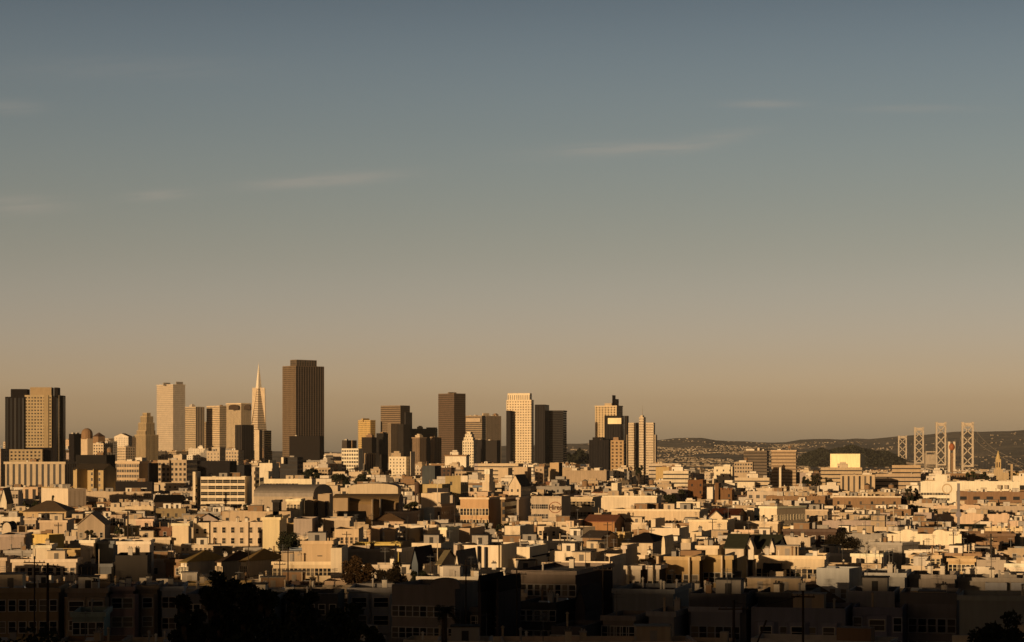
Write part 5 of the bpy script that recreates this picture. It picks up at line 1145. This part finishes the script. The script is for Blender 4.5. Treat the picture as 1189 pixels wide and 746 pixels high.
# ------------------------------------------------------------------ far hills' woods and houses, as masses nobody could count
hm = MB(); rh_ = random.Random(3)
hcols = [plain(c, name='hill_house') for c in ((.34,.29,.22),(.22,.18,.13),(.14,.11,.075),(.50,.44,.35))]
for _ in range(16000):
    y = 7300+8900*rh_.random()**.9; px = rh_.uniform(655, 935) if rh_.random() < .72 else rh_.uniform(935,1189)
    x = wx(px, y); z = ground(x, y); py = HY+(CZ-z)/y*F
    ry = np.interp(px, RPX, RPY); dens = 1 if py > ry+(6 if px < 900 else 3) else .12
    if px > 1040: dens *= .2
    if px > 925: dens *= .6
    if rh_.random() > dens or math.sin(x*.0043+1.7*math.sin(y*.0013))*math.cos(y*.0037+x*.001)+.5*math.sin(x*.011+y*.002)+rh_.uniform(-.35,.35) < .1: continue
    w_ = rh_.uniform(2.5,6.5); h = rh_.uniform(2.5,5.5); hm.box(x-w_, x+w_, y-4, y+4, z-6, z+h, rh_.choices([0,1,2,3],[4,4,2,1] if px < 925 else [3,5,2,0])[0])
tag(hm.obj('hillside_houses', hcols), 'thousands of tiny pale houses speckling the far hillside across the bay', kind='stuff')
def wooded(name, label, cx_px, Y, half_w, top_py, ycol, edge=None, n=2600):
    zt = wz(top_py, Y)
    X = wx(cx_px, Y); hw = half_w*Y/F; v = []; f = []; nx, ny = 50, 16
    def zz_(u, v_): return zt*max(0, (1-abs(u)**3.2))*(1+.10*math.sin(u*9+1)+.05*math.sin(u*23))*max(0, 1-v_*v_)-4
    for j in range(ny+1):
        for i in range(nx+1):
            u = -1+2*i/nx; w_ = -1+2*j/ny; v.append((X+u*hw, Y+w_*400, zz_(u, w_)))
    for j in range(ny):
        for i in range(nx): a = j*(nx+1)+i; f.append((a,a+1,a+nx+2,a+nx+1))
    me = bpy.data.meshes.new(name); me.from_pydata(v, [], f); me.materials.append(plain((.035,.034,.02), name='scrub')); [setattr(p,'use_smooth',True) for p in me.polygons]
    o = bpy.data.objects.new(name, me); COL.objects.link(o); tag(o, None, kind='structure')
    wd = MB(); rn = random.Random(9)
    for _ in range(n):
        u, w_ = rn.uniform(-1,1), rn.uniform(-1,.3); x, y = X+u*hw, Y+w_*400; z = zz_(u, w_)
        if z < 1: continue
        leaf_quads(wd, (x,y,z+2), 7, 3, 5, rn)
    tag(wd.obj(name.replace('hill','woods').replace('island','woods'), [leaf_material(ycol)]), label, kind='stuff')
wooded('island', 'dark wooded island slope behind the blazing yellow block', 985, 8400, 66, 521, (.04,.042,.026))
wooded('hill', 'dark tree-covered rise between the dark lined tower and the black block', 672, 5200, 26, 527.5, (.026,.028,.016), n=900)
# ------------------------------------------------------------------ the suspension bridge
steel = plain((.52,.45,.35), .6, name='steel_paint')
def bridge():
    T_ = [(1047.8,506.6,9000.,10.2),(1067.,496.8,7000.,11.2),(1092.5,491.,6000.,12.),(1123.4,491.,5450.,14.)]
    P = [Vector((wx(p, y), y, 0)) for p, t, y, w_ in T_]
    root = empty('suspension_bridge', tuple(P[3]), 0, 'pale grey suspension bridge with four cross-braced towers rising over the right-hand rooftops', 'bridge')
    def loc(v): return Vector(v)-P[3]
    DZ = 20.
    for (px, py, y, wpx), p in zip(T_, P):
        zt = wz(py, y); hw = wpx/2*y/F; b = MB(); s = 1.5*hw/10; ax_ = Vector((1,0,0)); base = loc(p)
        for sg in (-1, 1):
            c = base+ax_*sg*(hw-s); b.box(c.x-s, c.x+s, c.y-2.4, c.y+2.4, -6, zt, bottom=True); b.box(c.x-s*1.35, c.x+s*1.35, c.y-3, c.y+3, zt-1, zt+1.6)
        x0, x1 = base.x-hw+s, base.x+hw-s; yb = base.y
        zb = DZ+4; n = 4 if y < 8000 else 3; zs = [zb+(zt-8-zb)*i/n for i in range(n+1)]
        for i in range(n):
            b.bar((x0,yb,zs[i]),(x1,yb,zs[i+1]),s*.5); b.bar((x1,yb,zs[i]),(x0,yb,zs[i+1]),s*.5)
        for z, k in ((zt-4,1.7),(zt-8,.8),(zb,1.)): b.bar((x0,yb,z),(x1,yb,z),s*k*.9)
        b.bar((x0,yb,2),(x1,yb,zb),s*.5); b.bar((x1,yb,2),(x0,yb,zb),s*.5)
        b.obj('tower', [steel], root)
    # centre anchorage
    Yc = 6480.; b = MB(); c = loc((wx(1080,Yc), Yc, 0)); hw = 6.2*Yc/F; zt = wz(524.5, Yc)
    b.box(c.x-hw, c.x+hw, c.y-12, c.y+12, -6, zt-9); b.box(c.x-hw, c.x-hw+3, c.y-13, c.y+13, zt-9, zt); b.box(c.x+hw-3, c.x+hw, c.y-13, c.y+13, zt-9, zt); b.box(c.x-hw, c.x+hw, c.y-13.2, c.y+13.2, zt-3, zt+1)
    b.obj('anchorage', [plain((.42,.36,.28))], root)
    line = [Vector((wx(1195,5000),5000,8))]+[Vector((p.x,p.y,DZ+2)) for p in P[::-1]]+[Vector((wx(1028,12500),12500,DZ))]
    line = [line[0]]+line[1:]
    d = MB(); tr_ = MB()
    for a, b_ in zip(line[:-1], line[1:]):
        a2, b2 = loc(a), loc(b_); dr = (b2-a2).normalized(); side = Vector((dr.y,-dr.x,0)).normalized()*10
        for zo, th in ((0,1.),(-8,1.)):
            q = [a2-side, a2+side, b2+side, b2-side]
            d.face([(p.x,p.y,p.z+zo) for p in q]); d.face([(p.x,p.y,p.z+zo-th) for p in q[::-1]])
            for s0, s1 in ((a2-side,b2-side),(a2+side,b2+side)):
                d.face([(s0.x,s0.y,s0.z+zo-th),(s1.x,s1.y,s1.z+zo-th),(s1.x,s1.y,s1.z+zo),(s0.x,s0.y,s0.z+zo)])
        L = (b2-a2).length; n = max(2, int(L/22))
        for sgn in (-1,1):
            for i in range(n):
                p0 = a2+side*sgn+(b2-a2)*(i/n); p1 = a2+side*sgn+(b2-a2)*((i+1)/n)
                tr_.bar(p0-Vector((0,0,8)) if i%2 else p0, p1 if i%2 else p1-Vector((0,0,8)), .5)
    d.obj('deck', [plain((.22,.19,.15))], root); tr_.obj('truss', [steel], root)
    tops = [(p, wz(t, y)) for p, (px, t, y, w_) in zip(P, T_)]
    for sg in (-1, 1):
        for (pa, za), (pb, zb_) in ((tops[0],tops[1]),(tops[2],tops[3]),(tops[1],(Vector((wx(1078,Yc),Yc,0)), DZ+12)),((Vector((wx(1083,Yc),Yc,0)), DZ+12),tops[2]),(tops[3],(line[0], 14))):
            c = MB(); off = Vector((sg*10,0,0)); prev = None; sag = .55 if abs(za-zb_) < 30 else .12
            for i in range(21):
                t = i/20; p = loc(pa).lerp(loc(pb), t)+off; zl = za+(zb_-za)*t; zmin = DZ+6
                z = zl-4*t*(1-t)*(zl-zmin)*(1. if sag > .5 else .35); v = Vector((p.x,p.y,z))
                if prev: c.bar(prev, v, .2)
                if i % 2 == 0 and 0 < i < 20: c.bar(v, Vector((v.x,v.y,DZ)), .04)
                prev = v
            c.obj('cable', [steel], root)
bridge()
# sign tower with a round orange ball, near the bridge
def ball_tower():
    Y = 3300.; k = Y/F; X = wx(1104.8, Y); root = empty('sign_tower', (X, Y, ground(X,Y)), 0, 'tall sign tower of two pale posts carrying an orange-red ball between the bridge towers', 'sign tower')
    g0 = ground(X,Y); zt = wz(513, Y)-g0
    for sg in (-1,1):
        b = MB(); b.box(sg*3.0*k-1.1*k, sg*3.0*k+1.1*k, -2.5, 2.5, -4, zt, bottom=True); b.obj('post', [plain((.70,.60,.45))], root)
    b = MB(); b.box(-2*k, 2*k, -2, 2, zt-4*k-20, zt-4*k-18, bottom=True); b.box(-1.9*k, 1.9*k, .5, 2, -4, zt-13*k); b.obj('web', [plain((.2,.14,.09))], root)
    r = 3.4*k; zc = zt-6.2*k; b = MB(); prev = None
    for i in range(10):
        t0, t1 = -math.pi/2+math.pi*i/10, -math.pi/2+math.pi*(i+1)/10
        b.cyl(0, -2, zc+r*1.25*math.sin(t0), zc+r*1.25*math.sin(t1), max(r*math.cos(t0),.02), max(r*math.cos(t1),.02), n=16, cap=False)
    b.obj('ball', [plain((.34,.12,.05), .5)], root)
ball_tower()
def spire():
    Y = 2100.; k = Y/F; X = wx(1159, Y); g0 = ground(X,Y); root = empty('church', (X, Y, g0), R(-11), 'ochre church with a slender pointed spire at the far right', 'church')
    Z = lambda py: wz(py, Y)-g0
    b = MB(); b.box(-5.2*k, 5.2*k, -5*k, 5*k, -4, Z(545)); b.box(-9*k, -5.2*k-.01, -4*k, 5*k, -4, Z(550)); b.box(5.2*k+.01, 12*k, -4*k, 5*k, -4, Z(549)); b.obj('body', [plain((.46,.36,.22))], root)
    b = MB(); b.box(-3.1*k, 3.1*k, -3*k, 3*k, Z(545.2), Z(533.5)); b.obj('belfry', [plain((.50,.38,.2))], root)
    for x in (-1.3*k, 1.3*k):
        b = MB(); b.box(x-.6*k, x+.6*k, -3.15*k, -3.0*k, Z(543), Z(537), bottom=True); b.obj('opening', [plain((.06,.04,.03))], root)
    b = MB(); b.cyl(0,0,Z(533.5),Z(523.3),3.1*k,.1,n=8); b.obj('spire', [plain((.54,.42,.2))], root)
    b = MB(); b.box(14*k, 16.5*k, -3*k, 3*k, -4, Z(539)); b.obj('side_turret', [plain((.40,.31,.19))], root)
spire()
def pyramid():
    Y = 4760.; X = wx(300.4, Y); k = Y/F; g0 = ground(X,Y); a = 46; root = empty('pyramid_tower', (X, Y, g0), -R(a), 'white needle-like pyramid tower with two wings near its top', 'skyscraper')
    Z = lambda py: wz(py, Y)-g0
    apex = Z(421.)
    def half(z): return .235*(apex-z)/(2*math.sqrt(2))
    zs = Z(451)
    m = facade((.66,.56,.42), 500., 3.9, 1., .38, margin=0, glass=(.16,.12,.08), lit=0)
    b = MB()
    def ring(z): h_ = half(z); return [(-h_,-h_,z),(h_,-h_,z),(h_,h_,z),(-h_,h_,z)]
    A, B_ = ring(-5), ring(zs)
    for i in range(4):
        j = (i+1)%4; b.face([A[i],A[j],B_[j],B_[i]], 0, [(0,-5-apex),(40,-5-apex),(30,zs-apex),(0,zs-apex)])
    b.obj('shaft', [m], root)
    b = MB(); B2 = ring(zs)
    for i in range(4): b.face([B2[i],B2[(i+1)%4],(0,0,apex)])
    b.obj('spire', [plain((.78,.72,.60), .6)], root)
    d = R(a)
    for sg in (1, -1):                                    # the two wings on opposite edges
        b = MB(); w_ = 4.; z0 = Z(492); e0 = half(z0)*math.sqrt(2); e1 = 7.2*k; e2 = half(zs)*math.sqrt(2)
        p = [(sg*e0*.97,-w_,z0),(sg*e1,-w_,zs+1),(sg*e2*.5,-w_,zs+1)]; q = [(x,w_,z) for x,_,z in p]
        b.face(p if sg > 0 else p[::-1]); b.face(q[::-1] if sg > 0 else q)
        for i in range(3):
            j = (i+1)%3; b.face([p[i],q[i],q[j],p[j]] if sg < 0 else [p[j],q[j],q[i],p[i]])
        b.obj('wing', [plain((.64,.54,.40))], root, rot=d)
pyramid()
# ------------------------------------------------------------------ poles and wires
wood = plain((.05,.038,.03), name='pole_wood'); metalp = plain((.5,.42,.3), .6, name='lamp_metal')
def pole(px, top, D, label, arms=((.9,1.6),), r=.16, brace=False, mat=None):
    X = wx(px, D); g0 = ground(X,D); z = wz(top, D)-g0; root = empty('utility_pole', (X,D,g0), rl.uniform(-.5,.3), label, 'utility pole', 'poles and masts over the rooftops')
    b = MB(); b.cyl(0,0,-1,z,r,r*.7,n=8); b.obj('pole', [mat or wood], root)
    for dz, hw in arms:
        b = MB(); b.box(-hw,hw,-.08,.08,z-dz-.07,z-dz+.07,bottom=True); ao = b.obj('cross_arm', [mat or wood], root)
        b = MB()
        for x in (-hw*.9,-hw*.5,hw*.5,hw*.9): b.cyl(x,0,z-dz+.07,z-dz+.3,.06,n=6)
        b.obj('insulators', [plain((.2,.16,.13))], ao)
    if brace: b = MB(); b.bar((.0,0,z-11),(3.6,0,z-2.2),.09); b.obj('brace', [wood], root)
    return X, D, g0+z
pa = pole(40, 646, 300, 'tall thin utility pole at the left before the long pale row house', r=.13)
pb = pole(55.5, 654, 290, 'thicker utility pole with equipment, right of the tall thin one', ((.4,1.8),(1.6,1.5)), r=.24)
pole(852, 697, 235, 'braced utility pole before the long shaded bluish house', ((1.,1.7),), r=.2, brace=True)
pole(932.5, 686, 240, 'plain utility pole before the very long violet-grey house', ((.7,1.3),), r=.17)
pole(148.5, 594, 560, 'dark utility pole between the ragged tree and the cream flats', ((.8,1.2),), r=.28)
pole(884, 600, 900, 'dark thin pole beside the white-fronted winged building', r=.2)
pole(1037.5, 588, 760, 'pale lamp mast left of the long peach wall', (), r=.28, mat=metalp)
pole(528, 577, 640, 'dark street pole left of the ornate peach hall', (), r=.2)
pole(741, 612, 560, 'pale vent mast above the black swept roof', (), r=.25, mat=metalp)
pole(508, 628, 470, 'thin pale mast on the long cream wall', (), r=.14, mat=metalp)
pole(115, 638, 420, 'pale thin mast above the dark blue-grey house', (), r=.12, mat=metalp)
pole(600, 660, 330, 'dark pole before the shaded ribbed warehouse', r=.14)
pole(700, 655, 330, 'dark pole at the right corner of the shaded ribbed warehouse', r=.14)
pole(541, 650, 330, 'dark pole before the pale gable-fronted house', r=.13)
pole(1150.5, 620, 520, 'dark pole before the long dark brown shed', r=.3)
npl = 0
for _ in range(500):
    if npl >= 12: break
    Dd = rl.uniform(400, 900); px = rl.uniform(5, 1185); X = wx(px, Dd); q = [(X-.4,Dd-.4),(X+.4,Dd-.4),(X+.4,Dd+.4),(X-.4,Dd+.4)]
    if hits(q): continue
    addc(q); tp = HY+(CZ-ground(X,Dd)-rl.uniform(13,15.5))/Dd*F; o_ = S(px=px, top=tp, rows=4)
    for k in range(5):
        lb = f"dark utility pole {near_words(o_, k)}"
        if lb not in tl_: break
    tl_.add(lb); pole(px, tp, Dd, lb, ((.8,1.2),), r=.17); npl += 1
pole(288.5, 606, 470, 'thin dark pole at the corner of the big tan flats', (), r=.1)
def sign_pole():
    Y = 900.; k = Y/F; X = wx(1113, Y); g0 = ground(X,Y); root = empty('sign_pylon', (X,Y,g0), R(-11), 'tall blue-grey sign column with an octagonal panel beside the white store', 'sign')
    z = wz(561.5, Y)-g0; b = MB(); b.box(-1.6*k,1.6*k,-.5,.5,-1,z); b.obj('column', [plain((.20,.19,.20))], root)
    b = MB(); zc = wz(597.5, Y)-g0; b2 = [(3.6*k*math.cos(R(22.5+45*i)), 3.9*k*math.sin(R(22.5+45*i))) for i in range(8)]
    b.face([(x,-.9,zc+y) for x,y in b2]); b.face([(x,-.55,zc+y) for x,y in b2[::-1]])
    for i in range(8):
        p, q = b2[i], b2[(i+1)%8]; b.face([(p[0],-.9,zc+p[1]),(p[0],-.55,zc+p[1]),(q[0],-.55,zc+q[1]),(q[0],-.9,zc+q[1])])
    b.obj('panel', [plain((.24,.22,.24))], root)
sign_pole()
def water_tower():
    Y = 1000.; k = Y/F; X = wx(484.5, Y); g0 = ground(X,Y); z = wz(558.8, Y)-g0; root = empty('water_tower', (X,Y,g0), 0, 'dark wooden water tower with a conical cap left of the yellow strip-windowed block', 'water tower')
    b = MB(); b.cyl(0,0,z-14*k,z-3*k,3.*k,n=14); b.obj('tank', [plain(DB)], root); b = MB(); b.cyl(0,0,z-3*k,z,3.3*k,.05,n=14); b.obj('cap', [plain((.12,.08,.06))], root)
    for sx in (-1,1):
        for sy in (-1,1): b = MB(); b.bar((sx*2*k,sy*2*k,-1),(sx*2*k,sy*2*k,z-14*k),.25); b.obj('leg', [plain(DB)], root)
water_tower()
def wires(a, b_, n, label):
    m = MB(); a = Vector(a); b_ = Vector(b_)
    prev = None
    for i in range(15):
        t = i/14; p = a.lerp(b_, t); p.z -= 4*t*(1-t)*n
        if prev: m.bar(prev, p, .025)
        prev = p
    o = m.obj('overhead_wire', [plain((.02,.02,.02))]); tag(o, label, 'wire', 'overhead wires')
wires((pa[0],pa[1],pa[2]-.7), (pb[0],pb[1],pb[2]-.3), .5, 'short black wire between the two utility poles at the left')
wires((pb[0],pb[1],pb[2]-.2), (wx(300,240),240,wz(668,240)), 2., 'long sagging black wire running right from the thicker utility pole')
wires((wx(852,235),235,wz(700,235)), (wx(932.5,240),240,wz(690,240)), .6, 'sagging black wire between the braced pole and the plain pole')
wires((wx(600,330),330,wz(662,330)), (wx(700,330),330,wz(657,330)), .6, 'thin black wire across the pale centre house row')
# ------------------------------------------------------------------ haze
hb = MB(); hb.box(-14000, 14000, -3600, 23500, -130, 620, bottom=True)
mh = bpy.data.materials.new('haze'); mh.use_nodes = True; t = mh.node_tree; t.nodes.clear(); oo = N(t, 'ShaderNodeOutputMaterial'); pv = N(t, 'ShaderNodeVolumePrincipled')
pv.inputs['Color'].default_value = (.86,.84,.80,1); pv.inputs['Density'].default_value = HAZE; pv.inputs['Anisotropy'].default_value = .1
t.links.new(pv.outputs[0], oo.inputs['Volume'])
hz = hb.obj('haze', [mh]); tag(hz, 'faint warm evening haze over the city', kind='stuff')
